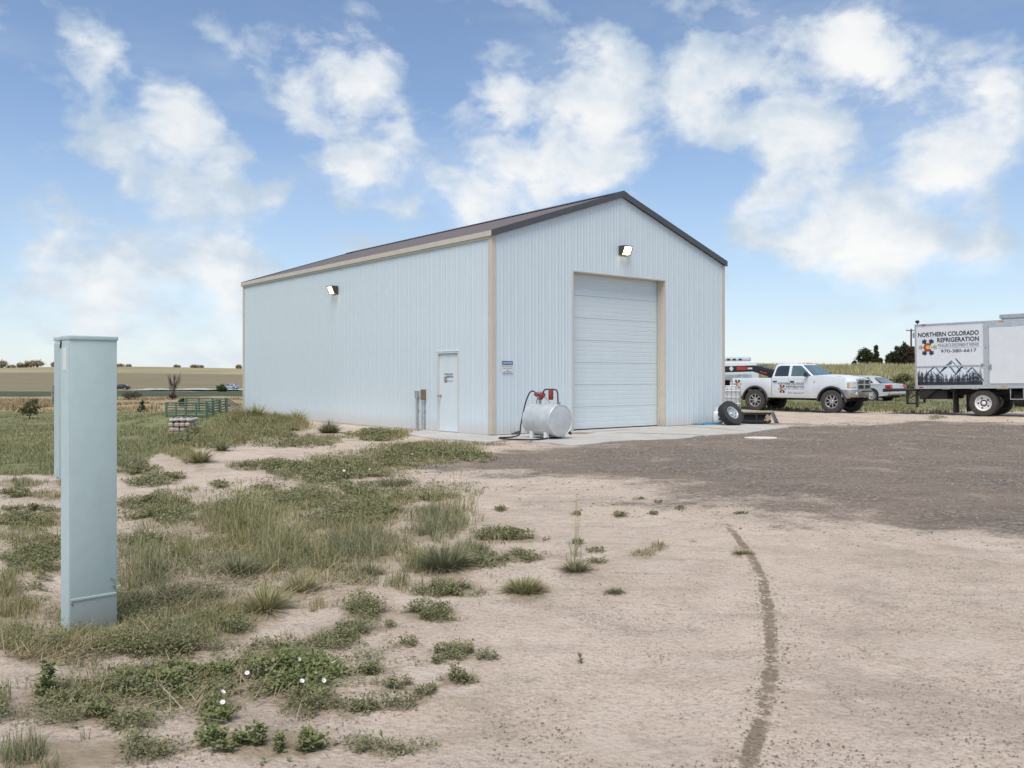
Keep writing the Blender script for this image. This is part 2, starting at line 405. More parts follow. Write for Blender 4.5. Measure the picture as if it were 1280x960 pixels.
# plants: (kind, cx, cy, rx, ry, height m, density, label) in photo pixels; they stand where those pixels meet the ground
def axis(segs):
    out = [segs[0][0]]
    for a, b, st in segs:
        n = max(1, int(round((b-a)/st))); out += list(a + (b-a)*np.arange(1, n+1)/n)
    return np.array(out)
def grow(a, b, s0, k): 
    out = []; v = a; s = s0
    while v < b: v += s; s *= k; out.append(v)
    return out
gx = axis([(-14,-8,.25),(-8,9,.10),(9,22,.22)]); gx = np.concatenate([-np.array(grow(14,1500,.4,1.09))[::-1], gx, np.array(grow(22,1500,.4,1.09))])
gy = axis([(-14,2,.8),(2,12,.10),(12,34,.2)]); gy = np.concatenate([-np.array(grow(14,60,1,1.2))[::-1], gy, np.array(grow(34,1400,.4,1.05))])
GX, GY = np.meshgrid(gx, gy)
GZ = ground_z(GX, GY)
gz_flat = GZ.ravel()
def grid_mesh(name, X, Y, Z, keep=None, mats=None, attrs=None):
    ny, nx = X.shape
    idx = np.arange(ny*nx).reshape(ny, nx)
    q = np.stack([idx[:-1,:-1], idx[:-1,1:], idx[1:,1:], idx[1:,:-1]], -1).reshape(-1, 4)
    if keep is not None: q = q[keep.ravel()]
    used, inv = np.unique(q, return_inverse=True); q = inv.reshape(-1, 4)
    co = np.stack([X.ravel(), Y.ravel(), Z.ravel()], -1)[used]
    me = bpy.data.meshes.new(name); me.vertices.add(len(co)); me.vertices.foreach_set('co', co.ravel().astype(np.float32))
    me.loops.add(q.size); me.loops.foreach_set('vertex_index', q.ravel().astype(np.int32))
    me.polygons.add(len(q)); me.polygons.foreach_set('loop_start', np.arange(0, q.size, 4, dtype=np.int32))
    me.polygons.foreach_set('use_smooth', np.ones(len(q), bool))
    for k, v in (attrs or {}).items():
        at_ = me.attributes.new(k, 'FLOAT', 'POINT'); at_.data.foreach_set('value', v.ravel()[used].astype(np.float32))
    if mats: me.materials.append(mats)
    me.update(); me.validate(); return me

def ground_material():
    m = bpy.data.materials.new('ground_earth'); m.use_nodes = True; nt = m.node_tree; N = nt.nodes; L = nt.links
    p = N['Principled BSDF']; p.inputs['Roughness'].default_value = .95; p.inputs['Specular IOR Level'].default_value = .2
    tc = N.new('ShaderNodeTexCoord'); O = tc.outputs['Object']
    def noise(sc, det=5, rough=.6, vec=None, dist=0):
        n = N.new('ShaderNodeTexNoise'); L.new(vec or O, n.inputs['Vector']); n.inputs['Scale'].default_value = sc; n.inputs['Detail'].default_value = det; n.inputs['Roughness'].default_value = rough; n.inputs['Distortion'].default_value = dist; return n.outputs[0]
    def ramp(v, *st):
        r = N.new('ShaderNodeValToRGB'); L.new(v, r.inputs[0]); e = r.color_ramp.elements
        e[0].position = st[0][0]; e[0].color = (*st[0][1], 1); e[1].position = st[-1][0]; e[1].color = (*st[-1][1], 1)
        for q, c in st[1:-1]: k = e.new(q); k.color = (*c, 1)
        return r.outputs[0]
    def mix(f, a, b, t='MIX'):
        x = N.new('ShaderNodeMix'); x.data_type = 'RGBA'; x.blend_type = t
        if isinstance(f, float): x.inputs[0].default_value = f
        else: L.new(f, x.inputs[0])
        for i, v in ((6, a), (7, b)):
            if isinstance(v, tuple): x.inputs[i].default_value = (*v, 1)
            else: L.new(v, x.inputs[i])
        return x.outputs[2]
    def math_(op, a, b):
        x = N.new('ShaderNodeMath'); x.operation = op
        for i, v in enumerate((a, b)):
            if isinstance(v, (int, float)): x.inputs[i].default_value = v
            else: L.new(v, x.inputs[i])
        return x.outputs[0]
    def mr(v, a, b, c=0., d=1.):
        x = N.new('ShaderNodeMapRange'); x.interpolation_type = 'SMOOTHSTEP'; L.new(v, x.inputs[0])
        for i, q in enumerate((a, b, c, d)): x.inputs[i+1].default_value = q
        return x.outputs[0]
    def attr(n):
        x = N.new('ShaderNodeAttribute'); x.attribute_name = n; return x.outputs['Fac']
    n_big = noise(.45, 4); n_mid = noise(2.2, 6, .65); n_fine = noise(17, 7, .75); n_grit = noise(48, 4, .8)
    stretch = N.new('ShaderNodeMapping'); L.new(O, stretch.inputs[0]); stretch.inputs['Scale'].default_value = (.35, 1.6, 1); stretch.inputs['Rotation'].default_value = (0, 0, R(12))
    n_st = noise(2.4, 6, .65, stretch.outputs[0])
    # pale sandy dirt
    sand = ramp(n_mid, (.3, (.50, .40, .32)), (.5, (.60, .492, .40)), (.72, (.67, .565, .47)))
    sand = mix(mr(n_big, .48, .66, 0, .6), sand, (.50, .405, .305))
    sand = mix(mr(n_st, .52, .66, 0, .42), sand, (.36, .30, .235))
    sand = mix(mr(n_fine, .51, .66, 0, .58), sand, (.36, .28, .21))
    sand = mix(mr(n_grit, .555, .62, 0, .68), sand, (.27, .21, .16))
    sand = mix(mr(n_grit, .47, .38, 0, .5), sand, (.68, .60, .52))
    sand = mix(mr(noise(.8, 5, .65, None, .6), .50, .64, 0, .45), sand, (.36, .295, .235))
    sand = mix(mr(noise(1.6, 5, .65), .54, .66, 0, .5), sand, (.66, .565, .48))
    patch = math_('MULTIPLY', mr(noise(1.1, 5, .7), .53, .66), mr(noise(60, 4, .8), .44, .56))
    sand = mix(math_('MULTIPLY', patch, .75), sand, (.22, .19, .165))
    vor = N.new('ShaderNodeTexVoronoi'); vor.inputs['Scale'].default_value = 42; L.new(O, vor.inputs['Vector'])
    sand = mix(math_('MULTIPLY', mr(vor.outputs['Distance'], .10, .22, .75, 0), mr(noise(5, 3), .47, .6)), sand, (.17, .14, .12))
    # crushed dark gravel
    v2 = N.new('ShaderNodeTexVoronoi'); v2.inputs['Scale'].default_value = 28; L.new(O, v2.inputs['Vector'])
    grv = ramp(v2.outputs['Color'], (.12, (.115, .096, .078)), (.45, (.19, .158, .13)), (.75, (.25, .21, .175)), (.97, (.36, .315, .27)))
    grv = mix(mr(n_big, .40, .62, 0, .65), grv, (.27, .215, .168))
    grv = mix(mr(n_st, .50, .66, 0, .6), grv, (.15, .125, .102))
    grv = mix(mr(noise(.9, 5, .6), .56, .70, 0, .65), grv, (.37, .305, .25))
    nz = math_('MULTIPLY', math_('SUBTRACT', n_mid, .5), 1.1)
    nzf = math_('MULTIPLY', math_('SUBTRACT', n_fine, .5), .9)
    def w(name, a=.36, b=.64): return mr(math_('ADD', math_('ADD', attr(name), nz), nzf), a, b)
    col = mix(w('gravel', .25, .75), sand, grv)
    # loose grey-brown soil where weeds root
    col = mix(w('weedy', .35, .8), col, ramp(n_fine, (.3, (.27, .215, .15)), (.7, (.40, .325, .235))))
    green = ramp(n_mid, (.28, (.12, .13, .055)), (.5, (.195, .205, .095)), (.74, (.31, .275, .165)))
    green = mix(mr(noise(.16, 5, .6), .5, .68, 0, .55), green, (.21, .185, .115))
    col = mix(w('green'), col, green)
    tan = ramp(noise(.7, 6, .7), (.3, (.25, .195, .115)), (.55, (.37, .29, .17)), (.75, (.44, .36, .23)))
    col = mix(w('tan'), col, tan)
    dkg = ramp(noise(.12, 6, .7), (.3, (.055, .068, .04)), (.7, (.10, .115, .06)))
    col = mix(w('hedge', .42, .58), col, dkg)
    sf = N.new('ShaderNodeMapping'); L.new(O, sf.inputs[0]); sf.inputs['Scale'].default_value = (.004, .05, 1)
    fld = ramp(noise(6, 6, .6, sf.outputs[0]), (.3, (.185, .15, .09)), (.55, (.235, .20, .125)), (.75, (.30, .255, .165)))
    fld = mix(w('crest', .42, .58), fld, (.36, .31, .18))
    fld = mix(mr(noise(.012, 4), .45, .65, 0, .5), fld, (.20, .19, .11))
    col = mix(w('field', .42, .58), col, fld)
    trk = ramp(n_fine, (.3, (.155, .122, .08)), (.7, (.26, .205, .145)))
    col = mix(mr(math_('ADD', math_('ADD', attr('track'), nz), nzf), .38, 1.0, 0, .85), col, trk)
    L.new(col, p.inputs['Base Color'])
    hsum = math_('ADD', math_('MULTIPLY', n_fine, .6), math_('MULTIPLY', n_grit, .3))
    hsum = math_('ADD', hsum, math_('MULTIPLY', v2.outputs['Distance'], .35))
    bp = N.new('ShaderNodeBump'); bp.inputs['Strength'].default_value = .9; bp.inputs['Distance'].default_value = .035; L.new(hsum, bp.inputs['Height']); L.new(bp.outputs[0], p.inputs['Normal'])
    return m
GM = ground_material()
# ------------------------------------------------------------------ where plants stand (kind, cx, cy, rx, ry in photo pixels, height m, density)
# kinds: grass, seed (grass with pale seed heads), tuft (radiating bunch), mat (creeping leafy mat), bind (bindweed)
# an entry with a label is a plant of its own, the rest is ground cover nobody could count
VEG = [
 ('mat',35,652,50,14,.05,1),('mat',62,690,42,13,.06,1),('grass',62,690,40,12,.08,.5),('mat',40,640,45,8,.05,.8),
 ('mat',200,636,62,22,.07,1.2),('mat',180,676,40,9,.05,1),('seed',208,634,20,22,.17,.7,'low pale green seeding grass rising from the weed mat right of the pedestal'),
 ('mat',300,640,60,22,.07,.9),('grass',300,650,60,26,.14,.8),
 ('seed',300,655,46,34,.21,.6,'tall yellow green seeding grass behind the bunched clump right of the pedestal'),
 ('seed',345,690,40,32,.22,.8,'tallest yellow green seed head clump in the middle of the weeds'),
 ('grass',345,690,55,30,.16,.7),
 ('tuft',297,716,28,20,.20,1,'rounded olive tuft left of the tall seed head clump'),
 ('tuft',332,762,30,22,.22,1,'spiky grey green tuft on the bare sand below the seed heads'),
 ('tuft',378,738,26,20,.18,.8,'loose pale tuft right of the spiky grey green one'),
 ('grass',400,760,22,14,.10,.5),('grass',408,706,26,16,.14,.7),('tuft',463,717,14,11,.14,.7,'small tuft between the blue green grass and the leafy mats'),
 ('grass',185,712,40,26,.17,1.1),('seed',185,710,30,20,.2,.5,'olive seeding grass just right of the pedestal shaft'),('grass',230,690,26,20,.17,.7),
 ('mat',230,748,80,13,.07,.9),('grass',230,748,80,14,.10,.6),('straw',270,762,60,10,.06,.5),
 ('grass',400,690,26,18,.16,.7),('grass',455,685,56,28,.17,1.1),('grass',430,660,40,14,.12,.8),
 ('mat',468,637,50,18,.06,1.0),('grass',468,640,50,18,.10,.6),('mat',420,640,60,20,.06,.6),('grass',395,652,30,14,.14,.6),
 ('grass',545,655,46,28,.18,1.0),('seed',570,640,38,30,.24,.3,'thin dry seed stems at the right end of the weed patch'),
 ('tuft',555,708,48,26,.22,1.4,'large dark blue green bunch grass at the right of the weeds'),
 ('grass',520,700,40,22,.14,.7),('grass',588,690,32,16,.14,.8),
 ('mat',620,670,40,11,.06,1.0),('grass',620,672,36,10,.10,.6),('mat',608,702,34,10,.06,1.0),('mat',645,672,48,10,.05,.8),('mat',650,697,38,8,.05,.9),
 ('mat',560,738,55,11,.06,1.3),('grass',548,740,50,8,.06,.4),('grass',500,732,18,14,.14,.6),
 ('mat',455,763,34,18,.08,1.4,'dense leafy mat nearest to the left on the bare sand'),
 ('mat',540,767,46,13,.07,1.4,'long leafy mat tapering to the right on the sand'),
 ('mat',438,789,38,12,.06,1.2,'leafy mat below the dense rounded one'),
 ('mat',420,803,42,13,.06,1.1),('mat',488,783,10,5,.03,1),
 ('mat',510,805,20,6,.035,1,'small flat sprig alone on bare sand'),
 ('mat',465,838,36,11,.05,1.1),('mat',487,822,11,4,.03,1),('mat',495,856,26,10,.05,1),
 ('mat',572,818,50,11,.05,1.1,'spreading three armed runner weed on the sand'),('mat',612,822,26,7,.04,1),('mat',540,828,22,4,.03,.8),
 ('mat',573,848,30,12,.06,1.3,'low bushy runner weed nearest the bottom right of the weeds'),
 ('mat',470,882,62,12,.06,1.2,'long trailing runner weed at the bottom of the weed patch'),('mat',535,868,24,10,.05,1.2),('mat',440,890,30,8,.04,.8),
 ('tuft',656,739,34,18,.13,1.2,'wide low bunch grass standing alone on the sand'),
 ('tuft',721,713,19,12,.14,1,'small tuft with tall thin stems right of the wide bunch'),('seed',716,700,10,10,.30,.12),
 ('tuft',769,741,15,7,.06,1,'tiny low tuft nearest the wheel track'),
 ('grass',803,693,19,7,.07,1),('grass',824,684,13,8,.08,1),('mat',744,689,14,4,.03,1),('mat',745,703,17,4,.03,1),('mat',722,680,10,4,.03,1),
 ('tuft',930,692,20,9,.06,1,'flattened tuft growing beside the dark wheel track'),
 ('grass',865,677,10,3,.03,.7),('mat',626,637,10,4,.03,1),('mat',776,645,12,4,.03,.9),('mat',722,643,8,3,.03,1),('mat',850,636,8,3,.03,.7),('mat',800,625,9,2,.03,.6),('mat',925,643,14,2,.02,.7),('mat',725,828,4,4,.03,1),
 ('mat',822,629,8,2,.03,.6),('mat',815,643,9,2,.03,.8),
 # round the foot of the pedestal
 ('grass',60,800,80,26,.13,1.3),('grass',165,795,55,20,.10,1.0),('mat',80,805,120,26,.08,.9),('grass',220,800,70,28,.12,1.2),('mat',210,805,80,26,.09,1.2),('grass',20,770,40,30,.13,.9),('grass',15,740,30,24,.15,.8),('straw',60,820,70,16,.10,1.2),('straw',210,752,40,16,.09,1.0),('straw',180,800,90,20,.09,.7),('straw',170,760,50,18,.08,.6),
 ('grass',160,735,16,14,.14,.6),('grass',110,745,60,14,.09,.7),('grass',40,715,50,10,.07,.5),
 ('mat',290,790,30,20,.08,1),('grass',285,775,50,24,.11,.8),('grass',120,800,50,10,.13,1.1),
 ('bind',225,850,95,26,.07,1.1),('grass',230,845,90,26,.09,.5),('mat',180,860,90,24,.08,.8),
 ('bind',370,845,80,34,.07,1.3,'white flowered bindweed patch on the sand below the weeds'),('mat',385,880,44,20,.07,1.6),('mat',350,835,90,40,.06,.8),('mat',230,860,110,40,.05,.8),('mat',120,880,120,34,.05,.8),('grass',130,850,110,40,.08,.35),('straw',250,870,180,50,.05,.3),
 ('bind',90,897,60,14,.06,1.0),('bind',272,895,26,16,.09,1.2,'bright leafy bindweed sprout at the bottom edge'),('mat',160,905,50,14,.07,1),
 ('cockle',62,862,20,16,.16,1,'single broad leaved weed on bare sand left of the bindweed'),
 ('grass',4,882,16,18,.14,1),('mat',4,890,18,18,.1,1),('mat',215,815,60,12,.09,1),
 ('grass',330,830,20,10,.10,.5),('grass',360,800,14,10,.09,.5),
 ('grass',60,945,90,30,.13,1.0),('bind',330,930,90,26,.07,1.0),('mat',480,935,70,16,.05,.8),('mat',160,940,80,20,.07,.8),
 # bands in front of the left wall
 ('mat',440,584,92,19,.08,1.0),('grass',440,584,90,18,.12,.5),('mat',350,584,60,10,.08,.9),('mat',400,597,60,9,.07,.9),
 ('mat',525,568,80,17,.09,1.2),('grass',525,566,80,17,.15,.9),('grass',575,562,36,12,.14,.6),('mat',590,572,36,8,.07,.7),
 ('mat',470,545,42,8,.12,1.2),('grass',470,545,42,8,.18,.8),('grass',500,543,20,5,.2,.8),
 ('tuft',238,541,10,8,.35,1,'leafy weed growing against the right end of the block stack'),('grass',222,548,26,5,.22,1.2),('mat',240,546,16,6,.25,1),
 ('tuft',411,541,13,13,.42,1.6,'dark green clump against the foot of the left wall'),
 ('grass',330,536,60,15,.28,1.0),('mat',330,538,60,15,.15,1.2),('grass',290,545,50,12,.25,1.0),('grass',260,552,60,10,.20,1.0),('mat',250,552,70,10,.12,1.0),
 ('tuft',320,523,14,9,.55,1.3,'tall weed at the far end of the left wall'),('tuft',372,527,8,7,.5,.9,'yellow flowering weed beside the foot of the left wall'),('grass',300,524,30,9,.35,1),('grass',350,528,40,10,.3,.9),('grass',395,550,40,8,.16,.6),('mat',370,556,60,6,.08,.5),
 ('grass',610,556,30,4,.10,.5),
 ('tuft',277,563,7,8,.36,1,'upright weed alone on the dirt left of the shop'),('tuft',250,577,14,12,.34,1,'round weed clump on the bare dirt behind the pedestal'),
 ('grass',305,583,26,6,.12,.8),('grass',236,573,18,8,.18,.7),('grass',167,580,24,9,.18,1.2),('mat',170,588,34,8,.1,1),('grass',220,565,30,8,.16,.6),
 ('mat',210,597,30,5,.07,1),('mat',185,604,40,6,.06,.8),('mat',275,607,14,5,.06,1),('grass',275,607,12,5,.12,.8),('grass',238,613,16,4,.1,.6),
 ('grass',85,605,40,8,.12,.8),('grass',25,605,28,8,.12,1),('mat',20,618,30,6,.06,1),('grass',60,620,30,8,.1,.7),('grass',60,655,20,8,.12,.6),
 ('mat',362,628,26,6,.06,.7),('mat',330,612,22,4,.05,.7),('mat',450,617,24,4,.05,.8),('mat',495,606,24,4,.05,.9),('tuft',485,608,8,14,.35,.35),('mat',400,622,40,6,.05,.7),('grass',390,615,24,8,.12,.6),('mat',543,624,28,4,.05,.8),('grass',560,622,26,8,.10,.5),
 # tracks and edges near the trucks
 ('grass',350,665,230,58,.12,.75),('mat',330,680,250,75,.05,.6),('grass',440,715,190,40,.09,.40),('grass',200,700,130,60,.10,.6),('mat',180,770,170,40,.05,.9),('grass',180,775,150,45,.10,.7),('grass',40,670,60,45,.10,.6),('mat',40,700,60,50,.05,.6),('grass',420,625,180,22,.10,.5),('mat',430,615,180,20,.05,.5),('straw',330,720,220,50,.06,.25),('mat',400,830,150,50,.035,.25),
 ('grass',1180,512,26,5,.12,.7),('grass',1120,510,40,5,.15,.8),('grass',1170,522,16,3,.08,.6),('grass',1010,506,40,4,.14,.9),('grass',1085,505,40,4,.16,1),('grass',1230,507,60,4,.15,.7),
]
def weed_cover(x, y):
    """How much plant cover stands on the ground there (0..1), for the soil material."""
    px = 640 + F*x/np.maximum(y, .5); py = HY - F*(ground_z(x, y)-HC)/np.maximum(y, .5)
    s = np.zeros_like(px)
    for e in VEG:
        k = 1.15
        s = np.maximum(s, np.clip(1.25 - ((px-e[1])/(e[3]*k))**2 - ((py-e[2])/(e[4]*k))**2, 0, 1)*min(1, e[6]+.1))
    return np.where(y > 2, s, 0)
left = sstep(.02, -.20, GX/np.maximum(GY, 1))
cover = weed_cover(GX, GY)
n1 = fbm(GX*.25, GY*.25, 4)
LPX = 640 + F*GX/np.maximum(GY, 1.)
LPY = HY - F*(GZ-HC)/np.maximum(GY, 1.)
_sl, _tl = blocal(GX, GY)
# green pasture on the left from about 15 m out: reaches nearer at the far left
near_edge = np.interp(GX/np.maximum(GY,1), [-.62,-.52,-.43,-.36,-.30], [12.2, 12.6, 15.5, 21.0, 24.0])
green = sstep(-1.5, 1.2, GY - near_edge + (n1-.5)*7) * (GY < 118) * sstep(.01, -.05, GX/np.maximum(GY,1)+.28)
green = green * (1-sstep(104, 112, GY + (n1-.5)*8))
tan = left*sstep(104, 112, GY + (n1-.5)*8)*(1-sstep(182, 190, GY))
hedge = left*sstep(184, 190, GY)*(1-sstep(229, 233, GY))
field = left*sstep(231, 236, GY)
right = 1-left
green = np.maximum(green, right*sstep(36.5, 42, GY+(n1-.5)*5)*(1-sstep(56, 62, GY+(n1-.5)*5)))
tan = np.maximum(tan, right*sstep(56, 61, GY+(n1-.5)*5))
green = np.maximum(green, np.exp(-((_sl+2.0)/1.6)**2)*sstep(6.5, 9, _tl)*(1-sstep(18, 22, _tl))*.8*(GX < 0))
crest = left*sstep(466, 480, GY)
hedge = np.maximum(hedge, left*sstep(438, 446, GY)*(1-sstep(452, 468, GY))*.62)
ATTR = dict(crest=crest, gravel=w_gravel(GX, GY), weedy=cover*.75, green=green, tan=tan, hedge=hedge, field=field)
tag(link_mesh('ground', grid_mesh('ground', GX, GY, GZ, None, GM, ATTR)), kind='structure')

# gravel yard: its own sheet 6 mm above the dirt, thinning into it
sel = (GX > -9) & (GX < 48) & (GY > 4) & (GY < 36)
iy = np.where(sel.any(1))[0]; ix = np.where(sel.any(0))[0]
sy, sx = slice(iy[0], iy[-1]+1), slice(ix[0], ix[-1]+1)
gX, gY, gZ = GX[sy,sx], GY[sy,sx], GZ[sy,sx]; gw = ATTR['gravel'][sy,sx]
keep = (gw[:-1,:-1]+gw[1:,1:]+gw[:-1,1:]+gw[1:,:-1])/4 > .015
tag(link_mesh('gravel_yard', grid_mesh('gravel_yard', gX, gY, gZ-.003+.009*sstep(.02, .3, gw), keep, GM, {k: v[sy,sx] for k, v in ATTR.items()})), kind='structure')

# pale gravel road across the valley
rx = np.linspace(-101, -70, 60); rd = np.stack([np.interp(rx, [-101,-70], [237, 237]) + w for w in np.linspace(-5, 7, 4)])
RX = np.tile(rx, (4, 1)); RZ = ground_z(RX, rd)+.32
tag(link_mesh('road', grid_mesh('road', RX, rd, RZ, None, mat('pale_road', (.46, .46, .45), .9, 0, .1, .1))), kind='structure')

# concrete apron
SLAB = [gp(*p)[:2] for p in ((508,543.4),(524,546.5),(545,549.5),(568,551),(590,553),(612,554.3),(626,552.2),(640,551.2),(655,552),(668,553.6),(690,556),(708,558.2),(722,558.8),(738,558),(765,553.5),(794,550.8),(830,549.5),(864,547.2),(872,545.6),(890,544.8),(934,543),(962,538.6),(986,535.6),(972,533.8),(958,533),(927,531.6))]
SLAB += [bworld(GW+.6, .5), bworld(GW-.4, .6), bworld(.6, .6), bworld(.5, 2.6), bworld(-.02, 2.95)]
mb = MB(); mb.prism([tuple(p) for p in SLAB], -.2, -.006, 'z')
tag(mb.build('concrete_apron', CONC, None, bevel=.012, seg=1, smooth=0), kind='structure')
mb = MB()
def mound(mb, c, rx_, ry_, h, rot=0, n=18):
    rings = []
    for k, (q, z) in enumerate(((1, 0), (.75, .5), (.4, .9), (.08, 1))):
        ring = []
        for i in range(n):
            a = 2*PI*i/n; w_ = q*(1+.35*mnoise.noise((math.cos(a)*1.5+c[0], math.sin(a)*1.5+c[1], k*.2)))
            x_, y_ = rx_*w_*math.cos(a), ry_*w_*math.sin(a)
            ring.append((c[0]+x_*math.cos(rot)-y_*math.sin(rot), c[1]+x_*math.sin(rot)+y_*math.cos(rot), c[2]+z*h))
        rings.append(ring)
    mb.loft(rings)
SOIL = mat('brown_soil', (.24, .185, .13), .95, 0, .3, 20, .8, 60)
p = gp(722, 543); mound(mb, (p.x, p.y, -.006), .45, .3, .02, .3)
p = gp(652, 541); mound(mb, (p.x, p.y, -.006), .4, .22, .02, -.5)
tag(mb.build('spilled_soil', SOIL, None), kind='stuff')
mb = MB()
for (a, b, wd) in (((770,541.5),(880,545.5),.10), ((740,541),(800,538),.05), ((850,533.5),(930,540.5),.07)):
    A = gp(*a); B = gp(*b); n_ = 26; up_ = []
    L_ = [(A.lerp(B, i/n_)) for i in range(n_+1)]; dr = (B-A).normalized(); nr = Vector((-dr.y, dr.x, 0))
    pts = []
    for i, q in enumerate(L_):
        h_ = wd*(.55+.9*abs(mnoise.noise((i*.4, wd*90, 0))))*math.sin(PI*(i+.6)/(n_+1.2))
        pts.append((q + nr*h_, q + nr*(-h_)*.7))
    vs = [(*a_[:2], -.003) for a_, _ in pts] + [(*b_[:2], -.003) for _, b_ in pts]
    vs2 = [(0.5*(a_.x+b_.x), .5*(a_.y+b_.y), .004) for a_, b_ in pts]; nn = len(pts)
    fs = []
    for i in range(nn-1): fs += [(i, i+1, 2*nn+i+1, 2*nn+i), (2*nn+i, 2*nn+i+1, nn+i+1, nn+i)]
    mb.add(vs+vs2, fs)
tag(mb.build('dust_streaks', mat('dust', (.30, .25, .20), .95, 0, .25, 12, .5, 60), None), kind='stuff')

# tyre track pressed across the dirt: crumbled dark soil with tread ribs
TP = [(862,618),(880,630),(897,645),(913,662),(928,680),(942,699),(951,720),(957,742),(961,768),(964,795),(965,822),(963,850),(958,880),(951,905),(941,935),(930,965),(918,1000),(905,1040),(890,1090)]
tp = [gp(*p) for p in TP]
cv = []
for i in range(len(tp)-1):
    for k in range(16): cv.append(tp[i].lerp(tp[i+1], k/16))
cs = []
for i in range(len(cv)):
    a = cv[max(0,i-10):i+11]; cs.append(sum(a, Vector())/len(a))
def track():
    pts = [cs[0]]
    for a, b in zip(cs, cs[1:]):
        while (b-pts[-1]).length > .014: pts.append(pts[-1] + (b-pts[-1]).normalized()*.014)
    n = len(pts); nx_ = 13; X = np.zeros((n, nx_)); Y = X.copy(); Z = X.copy(); Wt = X.copy()
    for i, q in enumerate(pts):
        d_ = (pts[min(n-1,i+1)]-pts[max(0,i-1)]); d_.z = 0; d_.normalize(); nr = Vector((-d_.y, d_.x, 0))
        dist = i*.014; fade = min(1, .55+dist/1.5)
        hw = .074+.016*mnoise.noise((dist*1.1, 0, 0))
        mid = .012*mnoise.noise((dist*2.2, 5, 0))
        dens = 1.0+.30*mnoise.noise((dist*1.7, 2, 8)) + .25*mnoise.noise((dist*6, 4, 1))
        for k in range(nx_):
            u = k/(nx_-1)*2-1
            X[i,k] = q.x+nr.x*(hw*u+mid); Y[i,k] = q.y+nr.y*(hw*u+mid)
            core = max(0, 1-(abs(u)/.72)**2.6)
            rib = (1 if ((dist*24 + abs(u)*1.6 + .8*mnoise.noise((dist*5, u, 2))) % 2) < 1.15 else .72)*(.85+.5*mnoise.noise((dist*9, u*2.2, 6)))
            clod = max(0, mnoise.noise((dist*16, u*3, 3.7)))
            Z[i,k] = -.006*(abs(u) > .99) + .002 + core*(.005*rib + .010*clod) - .004*core
            Wt[i,k] = core*rib*dens*fade*1.25
    Z += ground_z(X, Y)
    return grid_mesh('tyre_track', X, Y, Z, None, GM, dict(track=Wt))
tag(link_mesh('tyre_track', track()), kind='structure')
# ------------------------------------------------------------------ metal shop building
SHOP = empty('metal_shop', (AX, AY, 0), (0, 0, TH), label='large white ribbed metal shop with gabled dark roof, roll-up door and beige trim', cat='building')
PW = .9144
D0, D1, DH = 2.70, 6.41, 4.245             # roll-up opening
M0, M1, MH = 1.345, 2.315, 2.085           # man-door opening along the left wall
def rooftop(s): return EV + RISE*(1-abs(s-GW/2)/(GW/2))
def ribprof(x0, x1, cuts=()):
    pts = [(x0, 0)]
    for j in range(4):
        c = x0+.1143+.2286*j
        pts += [(c-.034, 0), (c-.012, .0065), (c+.012, .0065), (c+.034, 0)]
        if j < 3: pts += [(c+.095, 0), (c+.105, .003), (c+.124, .003), (c+.134, 0)]
    pts.append((x1, 0))
    def h(x):
        for (a, ha), (b, hb) in zip(pts, pts[1:]):
            if a <= x <= b: return ha+(hb-ha)*(x-a)/max(b-a, 1e-9)
        return 0
    for c in cuts:
        if x0 < c < x1: pts.append((c, h(c)))
    return sorted(pts)
# gable wall (part) with its ten siding panels
mb = MB(); IN0, IN1 = .012, .16
mb.prism([(.02,0.006),(D0,0.006),(D0,rooftop(D0)-.02),(.02,rooftop(.02)-.02)], IN0, IN1)
mb.prism([(D1,0.006),(GW-.02,0.006),(GW-.02,rooftop(GW-.02)-.02),(D1,rooftop(D1)-.02)], IN0, IN1)
mb.prism([(D0+.002,DH),(D1-.002,DH),(D1-.002,rooftop(D1)-.02),(GW/2,EV+RISE-.02),(D0+.002,rooftop(D0)-.02)], IN0, IN1)
gable = mb.build('wall', SID, SHOP, smooth=0)
for k in range(10):
    x0, x1 = k*PW, (k+1)*PW; P = ribprof(x0, x1, (D0, D1)); vs = []; fs = []
    for (a, ha), (b, hb) in zip(P, P[1:]):
        if b-a < 1e-6: continue
        z0 = DH if (a+b)/2 > D0 and (a+b)/2 < D1 else .006
        i = len(vs); vs += [(a-x0,-ha,z0),(b-x0,-hb,z0),(b-x0,-hb,rooftop(b)-.03),(a-x0,-ha,rooftop(a)-.03)]; fs.append((i,i+1,i+2,i+3))
    mb = MB(); mb.add(vs, fs); mb.build('siding_panel', SID, gable, (x0, 0, 0), smooth=0)
# left wall
mb = MB()
mb.b2(IN0, IN1, .17, M0, .006, EV-.01); mb.b2(IN0, IN1, M1, GL-.02, .006, EV-.01); mb.b2(IN0, IN1, M0+.002, M1-.002, MH, EV-.01)
lwall = mb.build('wall', SID, SHOP, smooth=0)
NP = 17; plain = None
for k in range(NP):
    y0 = k*PW; y1 = min(GL, y0+PW)
    if y1-y0 < .1: break
    P = [q for q in ribprof(y0, y0+PW, (M0, M1)) if q[0] <= y1+1e-6]; vs = []; fs = []
    for (a, ha), (b, hb) in zip(P, P[1:]):
        if b-a < 1e-6: continue
        z0 = MH if (a+b)/2 > M0 and (a+b)/2 < M1 else .006
        i = len(vs); vs += [(-ha,a-y0,z0),(-ha,a-y0,EV-.02),(-hb,b-y0,EV-.02),(-hb,b-y0,z0)]; fs.append((i,i+1,i+2,i+3))
    special = y0 < M1 and y1 > M0
    if plain is not None and not special and y1-y0 > .9: link_mesh('siding_panel', plain, lwall, (0, y0, 0))
    else:
        mb = MB(); mb.add(vs, fs); me = mb.mesh('siding_panel', SID, 0)
        link_mesh('siding_panel', me, lwall, (0, y0, 0))
        if not special and y1-y0 > .9: plain = me
